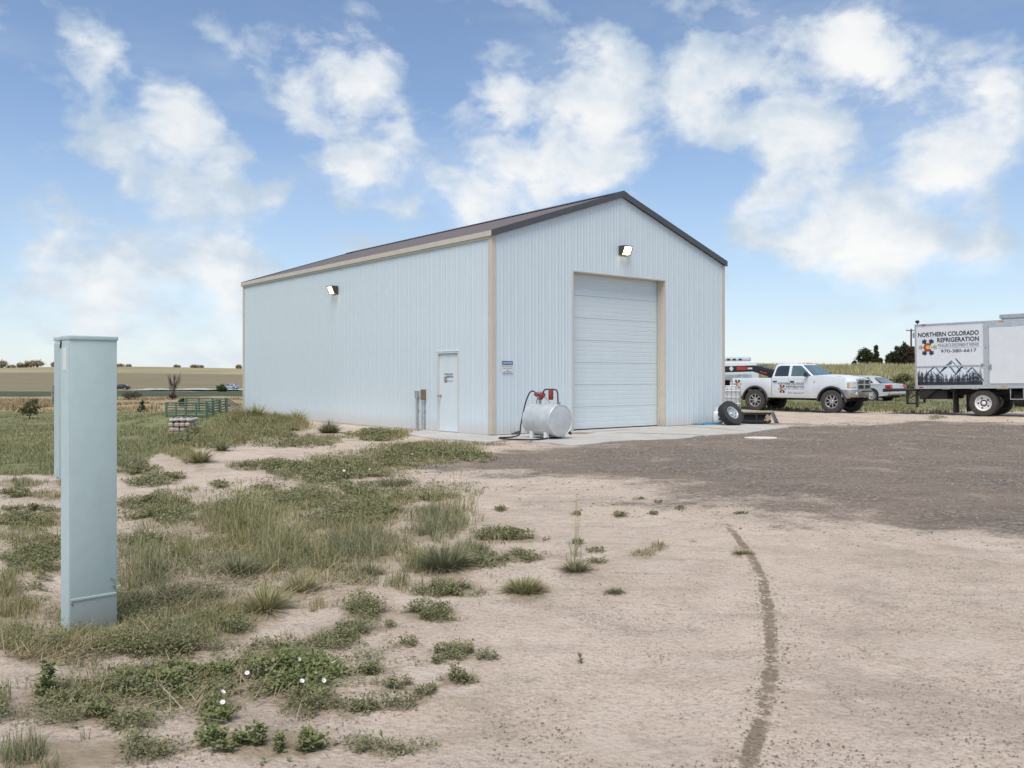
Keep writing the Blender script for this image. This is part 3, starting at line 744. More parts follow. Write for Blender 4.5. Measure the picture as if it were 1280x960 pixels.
# right and back walls
mb = MB(); mb.b2(GW-IN1, GW-IN0, .17, GL-.02, .006, EV-.01); rwall = mb.build('wall', SID, SHOP, smooth=0)
for k in range(16): link_mesh('siding_panel', plain, rwall, (GW, (k+1)*PW, 0), (0, 0, PI))
mb = MB(); mb.prism([(.18,.006),(GW-.18,.006),(GW-.18,rooftop(.18)-.02),(GW/2,EV+RISE-.02),(.18,rooftop(.18)-.02)], GL-.16, GL-.01); mb.build('wall', SID, SHOP, smooth=0)
# corner trim, wall by wall
CTW = .115
def corner(x, y, sx, sy, h):
    mb = MB(); t = .026
    mb.b2(min(x-sx*t,x+sx*CTW), max(x-sx*t,x+sx*CTW), min(y-sy*t,y-sy*.002), max(y-sy*t,y-sy*.002), .008, h)
    mb.b2(min(x-sx*t,x-sx*.002), max(x-sx*t,x-sx*.002), min(y-sy*.001,y+sy*CTW), max(y-sy*.001,y+sy*CTW), .008, h)
    mb.build('corner_trim', BEIGE, SHOP, smooth=0, bevel=.004, seg=1)
corner(0, 0, 1, 1, EV-.03); corner(GW, 0, -1, 1, EV-.03); corner(0, GL, 1, -1, EV-.03); corner(GW, GL, -1, -1, EV-.03)
mb = MB(); mb.b2(-.008, .05, .14, GL-.1, -.12, .004); mb.build('foundation', CONC, SHOP, smooth=0)
# roof
OH = .075; sl = RISE/(GW/2); RT = .09
def rz(s): return EV + RISE - sl*abs(s-GW/2)
mb = MB(); e0 = -.05; e1 = GW+.05
mb.prism([(e0,rz(e0)),(GW/2,EV+RISE),(e1,rz(e1)),(e1,rz(e1)+RT),(GW/2,EV+RISE+RT),(e0,rz(e0)+RT)], -OH+.012, GL+OH-.012)
roof = mb.build('roof', ROOF, SHOP, smooth=0)
L_ = math.hypot(GW/2+.07, sl*(GW/2+.07))
P = ribprof(0, PW); vs = []; fs = []
for (a, ha), (b, hb) in zip(P, P[1:]):
    i = len(vs); vs += [(0,a,.004+ha),(L_,a,.004+ha),(L_,b,.004+hb),(0,b,.004+hb)]; fs.append((i,i+1,i+2,i+3))
mb = MB(); mb.add(vs, fs); pme = mb.mesh('roof_panel', ROOF, 0)
ang = math.atan(sl)
for k in range(17):
    if k == 16: break
    y = -OH + k*((GL+2*OH-PW)/15.9)
    for side in (0, 1):
        if side == 0: link_mesh('roof_panel', pme, roof, (-.07, y, rz(-.07)+RT), (0, -ang, 0))
        else: link_mesh('roof_panel', pme, roof, (GW+.07, y+PW, rz(GW+.07)+RT), (0, -ang, PI))
mb = MB(); mb.prism([(GW/2-.2,EV+RISE+RT-.2*sl+.028),(GW/2,EV+RISE+RT+.028),(GW/2+.2,EV+RISE+RT-.2*sl+.028),(GW/2+.2,EV+RISE+RT-.2*sl+.045),(GW/2,EV+RISE+RT+.05),(GW/2-.2,EV+RISE+RT-.2*sl+.045)], -OH-.02, GL+OH+.02); mb.build('ridge_cap', CHAR, roof, smooth=0)
for y0, y1 in ((-OH-.025, -OH+.012), (GL+OH-.012, GL+OH+.025)):
    for s0, s1 in ((-.06, GW/2), (GW/2, GW+.06)):
        mb = MB(); mb.prism([(s0,rz(s0)-.045),(s1,rz(s1)-.045),(s1,rz(s1)+RT+.03),(s0,rz(s0)+RT+.03)], y0, y1); mb.build('rake_trim', CHAR, SHOP, smooth=0)
        mb = MB(); mb.prism([(s0,rz(s0)-.05),(s1,rz(s1)-.05),(s1,rz(s1)-.01),(s0,rz(s0)-.01)], min(y1, -.001) if y0 < 0 else GL+.001, -.001+0 if y0 < 0 else y0); 
for sx in (-1, 1):
    X = 0 if sx < 0 else GW
    mb = MB(); mb.box((X+sx*.057, GL/2, EV-.012+.03), (.03, GL+2*OH-.03, .13)); mb.box((X+sx*.032, GL/2, EV-.075), (.02, GL-.02, .055)); mb.build('eave_trim', BEIGE, SHOP, smooth=0, bevel=.004, seg=1)
# roll-up door: seven sections recessed in a beige jamb
REC = .24
mb = MB(); jt = .035
mb.b2(D0+.002, D0+jt, -.014, REC, .004, DH-.002); mb.b2(D1-jt, D1-.002, -.014, REC, .004, DH-.002); mb.b2(D0+jt, D1-jt, -.015, REC, DH-.03, DH-.003)
mb.b2(D0+jt, D0+jt+.045, REC-.05, REC-.005, .004, DH-.02); mb.b2(D1-jt-.045, D1-jt, REC-.05, REC-.005, .004, DH-.02)
mb.build('door_frame', BEIGE, SHOP, smooth=0)
mb = MB(); mb.b2(D0+.01, D1-.01, REC+.06, REC+.08, .004, DH+.3); rdoor = mb.build('roll_up_door', DOORP, SHOP, smooth=0)
n = 7; hh = (DH-.02)/n; w_ = D1-D0-.03
vs = []; fs = []; prof = [(0, .0), (.004, -.012)]
for r_ in range(5):
    zc = hh*(r_+.5)/5; prof += [(zc-.012, -.012), (zc-.006, -.009), (zc+.006, -.009), (zc+.012, -.012)]
prof += [(hh-.007, -.012), (hh-.003, .0)]
for z, d in prof: vs += [(0, d, z), (w_, d, z)]
for i in range(len(prof)-1): fs.append((2*i, 2*i+1, 2*i+3, 2*i+2))
mb = MB(); mb.add(vs, fs); sme = mb.mesh('door_section', DOORP, 0)
for k in range(n): link_mesh('door_section', sme, rdoor, (D0+.015, REC+.035, .012+k*hh))
mb = MB(); mb.b2(D0+.04, D1-.04, REC+.0, REC+.03, .0, .022); mb.build('bottom_seal', RUB, rdoor, smooth=0)
# man door
fw = .05
mb = MB(); mb.b2(-.03, .10, M0, M0+fw, .004, MH-fw); mb.b2(-.03, .10, M1-fw, M1, .004, MH-fw); mb.b2(-.03, .10, M0, M1, MH-fw+.001, MH); mb.b2(-.034, .10, M0-.0, M1+.0, MH+.001, MH+.02)
mb.build('door_frame', FRAMEP, SHOP, smooth=0, bevel=.003, seg=1)
mb = MB(); mb.b2(.012, .05, M0+fw+.006, M1-fw-.006, .016, MH-fw-.008); mdoor = mb.build('man_door', MDOOR, SHOP, bevel=.002, seg=1)
mb = MB(); mb.b2(.02, .06, M0+fw, M1-fw, .002, MH-fw-.002); mb.build('door_gap', DARK, SHOP, smooth=0)
mb = MB(); hy_ = M1-fw-.07
mb.cyl((.012, hy_, .93), (-.004, hy_, .93), .035); mb.cyl((-.004, hy_, .93), (-.05, hy_, .93), .014)
mb.lathe([(0,.062),(.022,.058),(.03,.04),(.026,.022),(.014,.012),(0,.01)][::-1], 14, Matrix.Translation((-.045, hy_, .93)) @ Euler((0,-PI/2,0)).to_matrix().to_4x4()); mb.build('handle', STEEL, mdoor)
mb = MB(); mb.b2(-.05, .012, M0+fw, M1-fw, .0, .014); mb.build('threshold', ALU, SHOP, smooth=0)

# lettering helper: flat printed text turned into mesh
def text_mesh(body, width, mats, name, parent, loc, rot, height=None, bold=.0, spacing=1.0, lift=.003):
    cu = bpy.data.curves.new('text', 'FONT'); cu.body = body; cu.align_x = 'LEFT'; cu.size = 1; cu.resolution_u = 3; cu.offset = bold; cu.space_character = spacing
    o = bpy.data.objects.new('text', cu); COL.objects.link(o)
    dg = bpy.context.evaluated_depsgraph_get(); me = bpy.data.meshes.new_from_object(o.evaluated_get(dg)); bpy.data.objects.remove(o); bpy.data.curves.remove(cu)
    co = np.empty(len(me.vertices)*3, np.float32); me.vertices.foreach_get('co', co); co = co.reshape(-1, 3)
    mn, mx = co.min(0), co.max(0); sx = width/(mx[0]-mn[0]); sy = (height/(mx[1]-mn[1])) if height else sx
    co[:,0] = (co[:,0]-mn[0])*sx; co[:,1] = (co[:,1]-mn[1])*sy; co[:,2] = lift
    me.vertices.foreach_set('co', co.ravel()); me.materials.clear(); me.materials.append(mats); me.update()
    return link_mesh(name, me, parent, loc, rot)
def logo(parent, cx, cz, size, y, name='snowflake_logo', rot=(PI/2,0,0), M=None, simple=False):
    """Six-armed snowflake with a red C round a gold disc, printed flat in its own (u, v) plane."""
    mb = MB(); s = size/2
    def bar(a, r0, r1, w, z):
        c, q = math.cos(a), math.sin(a)
        mb.add([(c*r0-q*w, q*r0+c*w, z), (c*r1-q*w, q*r1+c*w, z), (c*r1+q*w, q*r1-c*w, z), (c*r0+q*w, q*r0-c*w, z)], [(0,1,2,3)])
    for k in range(6):
        a = PI*k/3; side = k in (0, 3); mb.cur = 4 if side else 0
        w = s*.06 if side else s*.12
        bar(a, s*.34, s*.98, w, .003)
        for f_ in (.62, .86):
            for g in (-1, 1):
                b = a + g*R(52); cx_, cy_ = math.cos(a)*s*f_, math.sin(a)*s*f_
                l = s*(.34 if f_ < .8 else .24); ww = w*.8; c, q = math.cos(b), math.sin(b)
                mb.add([(cx_-q*ww, cy_+c*ww, .0035), (cx_+c*l-q*ww, cy_+q*l+c*ww, .0035), (cx_+c*l+q*ww, cy_+q*l-c*ww, .0035), (cx_+q*ww, cy_-c*ww, .0035)], [(0,1,2,3)])
    n = 22; mb.cur = 1
    ring = []
    for i in range(n+1):
        a = R(38) + (2*PI-R(76))*i/n; ring.append(((math.cos(a)*s*.5, math.sin(a)*s*.5, .005), (math.cos(a)*s*.27, math.sin(a)*s*.27, .005)))
    for (a, b), (c, d) in zip(ring, ring[1:]): mb.add([a, c, d, b], [(0,1,2,3)])
    mb.cur = 2; mb.add([(math.cos(2*PI*i/18)*s*.26, math.sin(2*PI*i/18)*s*.26, .006) for i in range(18)], [tuple(range(18))])
    return mb.build(name, [INK, MAROON, GOLD, BLUEP, OLIVE], parent, (cx, y, cz), rot, smooth=0)

# decal on the man door: reads from outside the left wall
dr = (PI/2, 0, -PI/2); DY = (M0+M1)/2
text_mesh('NORTHERN COLORADO', .40, INK, 'lettering', mdoor, (.010, DY+.20, 1.475), dr, .045, .015)
text_mesh('REFRIGERATION', .28, INK, 'lettering', mdoor, (.010, DY+.08, 1.41), dr, .045, .02)
text_mesh('970-380-6617', .26, INKG, 'lettering', mdoor, (.010, DY+.07, 1.30), dr, .04, .005)
logo(mdoor, .010, 1.36, .17, DY+.14, rot=dr)

# wall lamps
def wall_lamp(loc, rz_, label):
    t = empty('wall_lamp', loc, (0, 0, rz_), label=label, cat='lamp', group='lit lamps on the shop walls')
    mb = MB(); w = .35; mb.prism([(0,-.12),(.0,.13),(-.20,.13),(-.22,.10),(-.12,-.12)], -w/2, -w/2+.03, 'x', Matrix(((1,0,0,0),(0,1,0,0),(0,0,1,0),(0,0,0,1))))
    mb.prism([(0,-.12),(.0,.13),(-.20,.13),(-.22,.10),(-.12,-.12)], w/2-.03, w/2, 'x')
    mb.b2(-w/2+.03, w/2-.03, -.215, 0, .10, .132); mb.b2(-w/2+.03, w/2-.03, -.03, 0, -.12, .10)
    mb.build('housing', LAMPH, t, smooth=0)
    mb = MB(); mb.prism([(-.032,-.098),(-.032,.098),(-.213,.098),(-.118,-.098)], -w/2+.032, w/2-.032, 'x'); mb.build('glass', GLASSL, t, smooth=0)
    mb = MB()
    for k in range(5): mb.box((-w/2+.06+k*(w-.12)/4, -.172, 0.0), (.006, .008, .2), (math.atan2(.095,.196),0,0))
    mb.build('guard', LAMPH, t, smooth=0)
    mb = MB(); mb.cyl((0,-.05,-.118),(0,-.05,-.16),.02,10); mb.build('photocell', LAMPH, t)
    return t
q = bworld(4.605, -.024); wall_lamp((q[0], q[1], 4.92), TH, 'lit bronze wall lamp under the gable peak above the roll-up door')
q = bworld(-.024, 7.94); wall_lamp((q[0], q[1], 4.15), TH-PI/2, 'lit bronze wall lamp high on the long left wall')
# notice sign
q = bworld(.473, -.026)
t = empty('notice_sign', (q[0], q[1], 1.69), (0, 0, TH), label='small blue and white notice sign on the wall left of the silver tank', cat='sign')
mb = MB(); mb.b2(-.175, .175, 0, .004, -.16, .14); mb.build('plate', SIGNW, t, smooth=0)
mb = MB(); mb.b2(-.168, .168, -.002, .0005, .028, .133); mb.build('header', BLUEP, t, smooth=0)
text_mesh('NOTICE', .27, SIGNW, 'lettering', t, (-.135, -.003, .05), (PI/2,0,0), .06, .02)
mb = MB()                                   # small print, not legible in the photo: grey word-length dashes
for z, ws in ((-.012, (.05,.09,.04,.06)), (-.058, (.08,.05,.10)), (-.10, (.07,)), (-.135, (.09,.06,.08))):
    x = -(sum(ws)+.02*(len(ws)-1))/2
    for w_ in ws: mb.b2(x, x+w_, -.002, .0005, z-.009, z+.009); x += w_+.02
mb.build('small_print', INKG, t, smooth=0)
# electric conduits at the left wall
def conduit(tt, boxm, bw, bh, top, r, label):
    q = bworld(-.055, tt); t = empty('utility_conduit', (q[0], q[1], 0), (0, 0, TH), label=label, cat='conduit')
    mb = MB(); mb.cyl((0,0,-.15), (0,0,top-bh+.01), r, 12); mb.cyl((0,0,top-bh-.05), (0,0,top-bh), r*1.35, 12); mb.build('pipe', GALV, t)
    mb = MB(); mb.cbox((0,0,top-bh/2), (.09,bw,bh), .008); mb.build('junction_box', boxm, t, smooth=0)
    mb = MB(); mb.box((.03, 0, .55), (.04, .10, .03)); mb.cyl((-.035,.03,.55),(-.02,.03,.55),.008,8); mb.build('strap', ALU, t, smooth=0); return t
conduit(3.24, GALV, .12, .20, 1.06, .032, 'thin grey electric conduit with grey box, left of the brown boxed one')
conduit(2.93, RUSTB, .15, .28, 1.09, .045, 'thicker grey conduit topped by a brown box beside the man door')
# ------------------------------------------------------------------ fuel tank by the wall
p = at(700.9, 525.6, 20.3)
tank = empty('fuel_tank', (p.x, p.y, 0), (0, 0, TH-PI/2), label='silver round fuel tank lying on short legs against the gable wall', cat='fuel tank')
# local: +x runs along the axis out of the wall towards the viewer, the front disc is at x = 0
RT_, LT, ZC = .375, .96, .415
Mx = Matrix.Translation((-LT, 0, ZC)) @ Euler((0, PI/2, 0)).to_matrix().to_4x4()
mb = MB(); mb.lathe([(0,0),(RT_-.03,.0),(RT_-.006,.012),(RT_,.03),(RT_,LT-.03),(RT_-.004,LT-.008),(RT_-.012,LT),(RT_-.018,LT-.012),(RT_-.06,LT-.004),(.12,LT+.012),(0,LT+.016)], 48, Mx)
shell = mb.build('tank_shell', SILV, tank)
mb = MB(); mb.lathe([(RT_+.001,LT*.5-.01),(RT_+.004,LT*.5),(RT_+.001,LT*.5+.01)], 48, Mx); mb.build('weld_seam', SILV, shell)
for x in (-.22, -.72):
    for y in (-.25, .25):
        mb = MB(); mb.box((x, y, .075), (.09, .09, .16)); mb.build('leg', WHTP, tank, bevel=.006, seg=1)
    mb = MB(); mb.prism([(-.29,.15),(.29,.15),(.29,.22),(.16,.10),(-.16,.10),(-.29,.22)], x-.02, x+.02, 'x'); mb.build('saddle', SILV, tank, smooth=0)
zt = ZC+RT_
mb = MB(); mb.cyl((-.07,0,zt-.01),(-.07,0,zt+.035),.04,14); mb.cyl((-.07,0,zt+.035),(-.07,0,zt+.05),.05,14); mb.build('filler_cap', STEEL, tank)
# pump on the far half of the top
PX = -.72
mb = MB(); mb.cyl((PX,0,zt-.02),(PX,0,zt+.10),.03,12); mb.build('bung_pipe', STEEL, tank)
mb = MB(); mb.cbox((PX,0,zt+.15), (.13,.11,.11), .02); Mp = Matrix.Translation((PX-.05,0,zt+.19)) @ Euler((0,-PI/2+.35,0)).to_matrix().to_4x4()
mb.lathe([(0,0),(.04,0),(.05,.015),(.05,.12),(.04,.135),(0,.14)],18,Mp)
mb.lathe([(0,-.06),(.055,-.06),(.063,-.05),(.063,.05),(.055,.06),(0,.06)],18,Matrix.Translation((PX+.07,0,zt+.20)) @ Euler((PI/2,0,0)).to_matrix().to_4x4()); pump = mb.build('pump', RED, tank, bevel=.004, seg=1)
mb = MB(); mb.box((PX+.02,-.075,zt+.15),(.07,.02,.06)); mb.cyl((PX+.02,-.08,zt+.15),(PX+.02,-.1,zt+.15),.018,10); mb.box((PX-.02,.02,zt+.275),(.03,.16,.02)); mb.build('switch', STEEL, pump)
# filter canister and riser pipe
FX = -.34
mb = MB(); Mf = Matrix.Translation((FX,0,zt+.10)); mb.lathe([(0,0),(.05,.0),(.06,.02),(.06,.20),(.052,.215),(.052,.24),(0,.24)],20,Mf); mb.build('filter', RED, tank)
mb = MB(); mb.tube([(PX+.1,0,zt+.25),(PX+.15,0,zt+.33),(PX+.22,0,zt+.345),(FX+.1,0,zt+.345),(FX+.2,0,zt+.33),(FX+.235,0,zt+.25),(FX+.25,0,zt)],.018,10); mb.build('pipe', PLAS, tank)
mb = MB(); mb.tube([(PX+.12,0,zt+.2),(PX+.22,0,zt+.13),(FX-.02,0,zt+.02)],.009,6); mb.tube([(PX-.16,.05,zt+.12),(PX-.19,.05,zt+.0)],.012,8); mb.build('bracket', STEEL, tank)
# hose: down the far end of the tank, out on the slab, and back under the front
def tl(px, py, z):                          # photo pixel at slab height z, in tank space
    D = F*(HC-z)/(py-HY); v = Vector(((px-640)/F*D, D, z)); return tank_inv @ v
tank_inv = (Matrix.Translation(tank.location) @ Euler(tank.rotation_euler).to_matrix().to_4x4()).inverted()
def smooth_path(P, n=8):
    P = [Vector(q) for q in P]; out = []
    for i in range(len(P)-1):
        a = P[max(i-1,0)]; b = P[i]; c = P[i+1]; d = P[min(i+2,len(P)-1)]
        for k in range(n):
            t = k/n; out.append(.5*((2*b)+(c-a)*t+(2*a-5*b+4*c-d)*t*t+(3*b-a-3*c+d)*t**3))
    out.append(P[-1]); return out
hz = .014
H = [(PX-.17,0,zt+.26),(PX-.24,-.02,zt+.30),(PX-.33,-.05,zt+.25),(PX-.40,-.12,zt+.0),(PX-.41,-.20,zt-.30),(PX-.40,-.27,.25),(PX-.36,-.34,.06),tl(640,546.2,hz),tl(624,547.2,hz),tl(634,548.8,hz),tl(660,549.6,hz),tl(676,549.0,hz),tl(690,547,hz),tl(702,546.4,hz)]
mb = MB(); mb.tube(smooth_path(H), .017, 8); hose = mb.build('hose', RUB, tank)
mb = MB(); a = tl(654, 538.2, .06); b = tl(640, 542.5, .03); mb.tube([a, a.lerp(b,.4), b], [.03,.028,.02], 10); mb.tube([a, a+(a-b).normalized()*.12+Vector((0,0,.03))], .015, 8); mb.build('nozzle', BLK, hose)
mb = MB(); mb.cyl((-.05,.30,.14),(-.05,.37,.10),.03,10); mb.build('drain_plug', BLK, tank)

# ------------------------------------------------------------------ wheels
def tyre_mesh(r, w, ri, m, lugs=28, name='tyre'):
    mb = MB(); h = w/2
    prof = [(ri,-h*.8),(ri+.02,-h*.98),(r*.82,-h),(r*.93,-h*.97),(r*.985,-h*.86),(r,-h*.7),(r,h*.7),(r*.985,h*.86),(r*.93,h*.97),(r*.82,h),(ri+.02,h*.98),(ri,h*.8),(ri-.012,h*.5),(ri-.012,-h*.5)]
    mb.lathe(prof, 40, None, True)
    for k in range(lugs):
        a = 2*PI*k/lugs; M = Matrix.Rotation(a, 4, 'Z')
        for g in (-1, 1):
            mb.box((r+.004, 0, g*h*.62), (.018, 2*PI*r/lugs*.55, h*.52), (g*.25,0,0), M)
            mb.box((r*.955, 0, g*h*.945), (.05, 2*PI*r/lugs*.45, .016), None, M)
        mb.box((r+.004, PI*r/lugs, 0), (.016, 2*PI*r/lugs*.5, h*.5), None, M)
    return mb.mesh(name, m, 40)
def rim_spoke(ri, w, m1, m2, n=8):
    mb = MB(); h = w/2
    mb.cur = 0; mb.lathe([(ri-.01,-h*.7),(ri+.005,-h*.78),(ri+.012,-h*.84),(ri-.02,-h*.86),(ri-.035,-h*.7),(ri-.045,-h*.2)][::-1], 36)
    for k in range(n):
        a = 2*PI*k/n; M = Matrix.Rotation(a, 4, 'Z'); z = -h*.62
        mb.add([(.05,-.03,z),(ri-.03,-.024,z-.02),(ri-.03,.024,z-.02),(.05,.03,z),(.05,-.03,z+.05),(ri-.03,-.024,z+.05),(ri-.03,.024,z+.05),(.05,.03,z+.05)],[(0,1,2,3),(4,7,6,5),(0,4,5,1),(1,5,6,2),(2,6,7,3),(3,7,4,0)],M)
    mb.lathe([(0,-h*.80),(.045,-h*.80),(.06,-h*.74),(.08,-h*.66),(.085,-h*.3)], 24)
    mb.cur = 1; mb.lathe([(0,-h*.05),(ri-.04,-h*.05),(ri-.04,h*.5)], 30)
    return mb.mesh('rim', [m1, m2], 40)
def rim_disc(ri, w, m1, m2, holes=8, dish=.25, hub=.05, hr=.62, hole_r=.028):
    mb = MB(); h = w/2; mb.cur = 0
    mb.lathe([(ri+.012,-h*.84),(ri-.012,-h*.88),(ri-.03,-h*.72),(ri-.045,-h*dish),(ri*.72,-h*(dish+.12)),(ri*.5,-h*(dish+.1)),(ri*.42,-h*dish),(hub+.02,-h*dish),(hub,-h*(dish+.16)),(hub*.7,-h*(dish+.3)),(0,-h*(dish+.3))][::-1], 36)
    mb.cur = 1
    for k in range(holes):
        a = 2*PI*k/holes; r = ri*hr; c = (math.cos(a)*r, math.sin(a)*r)
        z = -h*(dish+.12)-.003
        mb.add([(c[0]+hole_r*math.cos(q*PI/5), c[1]+hole_r*math.sin(q*PI/5), z) for q in range(10)], [tuple(range(10))])
    for k in range(6):
        a = 2*PI*k/6+.3; mb.cyl((math.cos(a)*ri*.3, math.sin(a)*ri*.3, -h*dish), (math.cos(a)*ri*.3, math.sin(a)*ri*.3, -h*(dish+.1)), .012, 6)
    return mb.mesh('rim', [m1, m2], 40)
def wheel(parent, loc, tyre_me, rim_me, hub_r, w, flip=1, spin=0., name='wheel'):
    """Axle hub (the part) carrying tyre and rim; the outer face looks to -y when flip = 1."""
    mb = MB(); mb.cyl((0,0,-w*.12),(0,0,w*.45),hub_r,14); hm = mb.mesh('wheel', DARK)
    o = link_mesh(name, hm, parent, loc, (-PI/2 if flip > 0 else PI/2, 0, 0))
    # local z of the wheel points to +y for flip=1, so the face at -z looks to -y
    link_mesh('tyre', tyre_me, o, (0,0,0), (0,0,spin)); link_mesh('rim', rim_me, o, (0,0,0), (0,0,spin+.2)); return o

# spare wheel and gas bottle leaning at the right corner of the gable
p = gp(903, 530.5); D = 26.4
c = at(913.5, 517.6, D)
sw = empty('spare_wheel', (c.x, c.y, c.z), (0,0,0), label='spare wheel with silver rim leaning on the white gas bottle', cat='wheel')
nrm = Vector((.44, -.72, .50)).normalized()            # outer face looks to the viewer, tipped up and right
sw.rotation_euler = (-nrm).to_track_quat('Z', 'Y').to_euler()
link_mesh('tyre', tyre_mesh(.385, .235, .20, TYREN, 26), sw); link_mesh('rim', rim_disc(.2, .235, ALU, DARK, 8, .35, .045, .72, .020), sw)
p = at(897.6, 531.0, 26.75)
gb = empty('gas_bottle', (p.x, p.y, -.006), (0,0,.3), label='white gas bottle standing behind the leaning spare wheel', cat='gas bottle')
mb = MB(); mb.lathe([(0,.02),(.11,.02),(.145,.06),(.15,.10),(.15,.30),(.142,.35),(.11,.395),(.05,.42),(0,.425)], 28); mb.build('cylinder', WHTP, gb)
mb = MB(); mb.lathe([(.10,0),(.105,0),(.105,.03),(.10,.03)], 24, None, True); mb.build('foot_ring', WHTP, gb)
mb = MB()
for k in range(10):
    a0 = R(20)+k*R(32)*.95; 
    mb.add([(math.cos(a)*r_, math.sin(a)*r_, z) for a in (a0, a0+R(31)) for r_ in (.088,.094) for z in (.405,.52)], [(0,1,3,2),(4,6,7,5),(0,4,5,1),(2,3,7,6),(0,2,6,4),(1,5,7,3)])
mb.build('collar', WHTP, gb); mb = MB(); mb.cyl((0,0,.42),(0,0,.48),.02,10); mb.cyl((-.03,0,.47),(.05,0,.47),.012,8); mb.build('valve', STEEL, gb)
mb = MB()
for a0, a1, z0, z1 in ((-2.15,-1.75,.26,.33),(-1.6,-1.2,.22,.30),(-2.0,-1.5,.14,.20),(-1.4,-1.1,.12,.17)):
    mb.add([(math.cos(a)*.1515, math.sin(a)*.1515, z) for z in (z0, z1) for a in np.linspace(a0, a1, 4)], [(0,1,5,4),(1,2,6,5),(2,3,7,6)])
mb.build('printed_band', BLUEP, gb)
# blue hose heap on the slab
p = gp(880, 532.2); mb = MB(); path = []
for i in range(150):
    a = i*.27; k = 1+.35*math.sin(a*.31); path.append((math.cos(a)*.36*k+.14*math.sin(i*.13), math.sin(a)*.20*k, .012+.012*(i/40)+.008*math.sin(i*.7)))
mb.tube(path, .012, 6); mb.tube([(-.3,0,.012),(-.45,.12,.012),(-.62,.10,.012),(-.8,.2,.012)], .012, 6)
mb.build('coiled_hose', BLUEH, None, (p.x, p.y, -.004), label='light blue hose heaped on the concrete by the gable', cat='hose')
# loading ramp / skid
p = gp(947, 529.5); ramp = empty('skid_platform', (p.x, p.y, float(ground_z(p.x,p.y))), (0,0,-.1), label='low dark steel skid with wooden top beside the leaning spare wheel', cat='skid')
mb = MB()
for y in (-.35, .35): mb.b2(-.62,.35,y-.03,y+.03,.06,.13); mb.b2(-.62,.35,y-.03,y+.03,.30,.36)
for x in (-.58,-.1,.3):
    for y in (-.35,.35): mb.b2(x-.025,x+.025,y-.025,y+.025,.0,.30)
mb.b2(-.6,.3,-.30,.36,.02,.05); mb.build('frame', BLK, ramp, smooth=0)
for k in range(5): mb = MB(); mb.box((-.14,-.33+k*.165,.378),(1.02,.15,.03)); mb.build('plank', WOOD, ramp, smooth=0)
mb = MB(); mb.box((.53,0,.19),(.03,.72,.46),(0,-.42,0)); mb.box((.50,-.2,.2),(.02,.03,.44),(0,-.42,0)); mb.build('side_plate', GALV, ramp, smooth=0)
mb = MB(); mb.box((.26,-.37,.22),(.16,.03,.12),(0,.6,0)); mb.box((.2,-.37,.13),(.14,.03,.05),(0,.3,0)); mb.build('wood_scrap', WOOD, ramp, smooth=0)
mb = MB(); mb.b2(-.5,.2,-.3,.3,.05,.29); mb.build('load', DARK, ramp, smooth=0)
# white sheet on the gravel
p = gp(951, 548); mb = MB(); n = 20; vs = []
for i in range(n):
    a = 2*PI*i/n; r_ = 1+.25*mnoise.noise((math.cos(a)*2, math.sin(a)*2, 4)); vs.append((math.cos(a)*.40*r_, math.sin(a)*.30*r_))
mb.prism(vs, .0, .03, 'z'); mb.build('concrete_patch', mat('pale_concrete', (.66,.64,.60), .85, 0, .1, 4), None, (p.x, p.y, p.z-.005), (0,0,.2), smooth=0, bevel=.006, label='small white flat patch lying on the dark gravel', cat='concrete patch')
# caged plastic tank behind the gable corner
p = at(903.5, 512, 33.6); ib = empty('caged_water_tank', (p.x, p.y, float(ground_z(p.x,p.y))), (0,0,R(-4)), label='white plastic tank in a steel cage half hidden behind the gable corner', cat='water tank')
mb = MB(); mb.cbox((0,0,.62),(1.12,.92,.92),.06); mb.build('tank', mat('milky_plastic',(.50,.53,.54),.4,0,.1,3), ib, bevel=.02)
mb = MB(); mb.b2(-.6,.6,-.5,.5,.09,.14)
for x in (-.55,0,.55):
    for y in (-.42,0,.42): mb.box((x,y,.045),(.1,.1,.09))
mb.build('pallet', GALV, ib, smooth=0)
for z in (.24,.48,.72,.96,1.13):
    mb = MB(); mb.tube([(-.59,-.49,z),(.59,-.49,z),(.59,.49,z),(-.59,.49,z),(-.59,-.49,z)],.011,6); mb.build('cage_bar', GALV, ib)
for k in range(8):
    x = -.57+k*1.14/7
    mb = MB(); mb.tube([(x,-.49,.14),(x,-.49,1.13)],.011,6); mb.build('cage_bar', GALV, ib)
for k in range(1,6):
    for sx in (-1,1):
        y = -.49+k*.98/6; mb = MB(); mb.tube([(sx*.59,y,.14),(sx*.59,y,1.13)],.011,6); mb.build('cage_bar', GALV, ib)
mb = MB(); mb.cyl((0,0,1.08),(0,0,1.14),.11,18); mb.build('cap', RUB, ib)

# ------------------------------------------------------------------ meter pedestal in the foreground
p = gp(117.5, 786.5); PR = R(44)
ped = empty('meter_pedestal', (p.x, p.y, p.z), (0,0,PR), label='tall pale blue green metal utility pedestal standing in the weeds', cat='utility box')
PWd, PDp, CD, PH = .262, .15, .115, 1.70
mb = MB(); mb.b2(-PWd/2,PWd/2,0,PDp,-.25,PH-.022); post = mb.build('post', PEDP, ped, bevel=.006, seg=2)
mb = MB(); mb.b2(-PWd/2-.003,-PWd/2+.0005,.004,PDp-.004,-.2,PH-.03); mb.build('side_panel', PEDL, ped, smooth=0)
mb = MB(); mb.b2(-PWd/2-.004,PWd/2+.004,PDp+.006,PDp+CD,.865,PH-.03); cab_ = mb.build('meter_cabinet', PEDP, ped, bevel=.005, seg=2)
mb = MB(); mb.b2(-PWd/2-.0075,-PWd/2-.0035,PDp+.016,PDp+CD-.01,.88,PH-.045); mb.build('cabinet_side', PEDP, cab_, smooth=0)
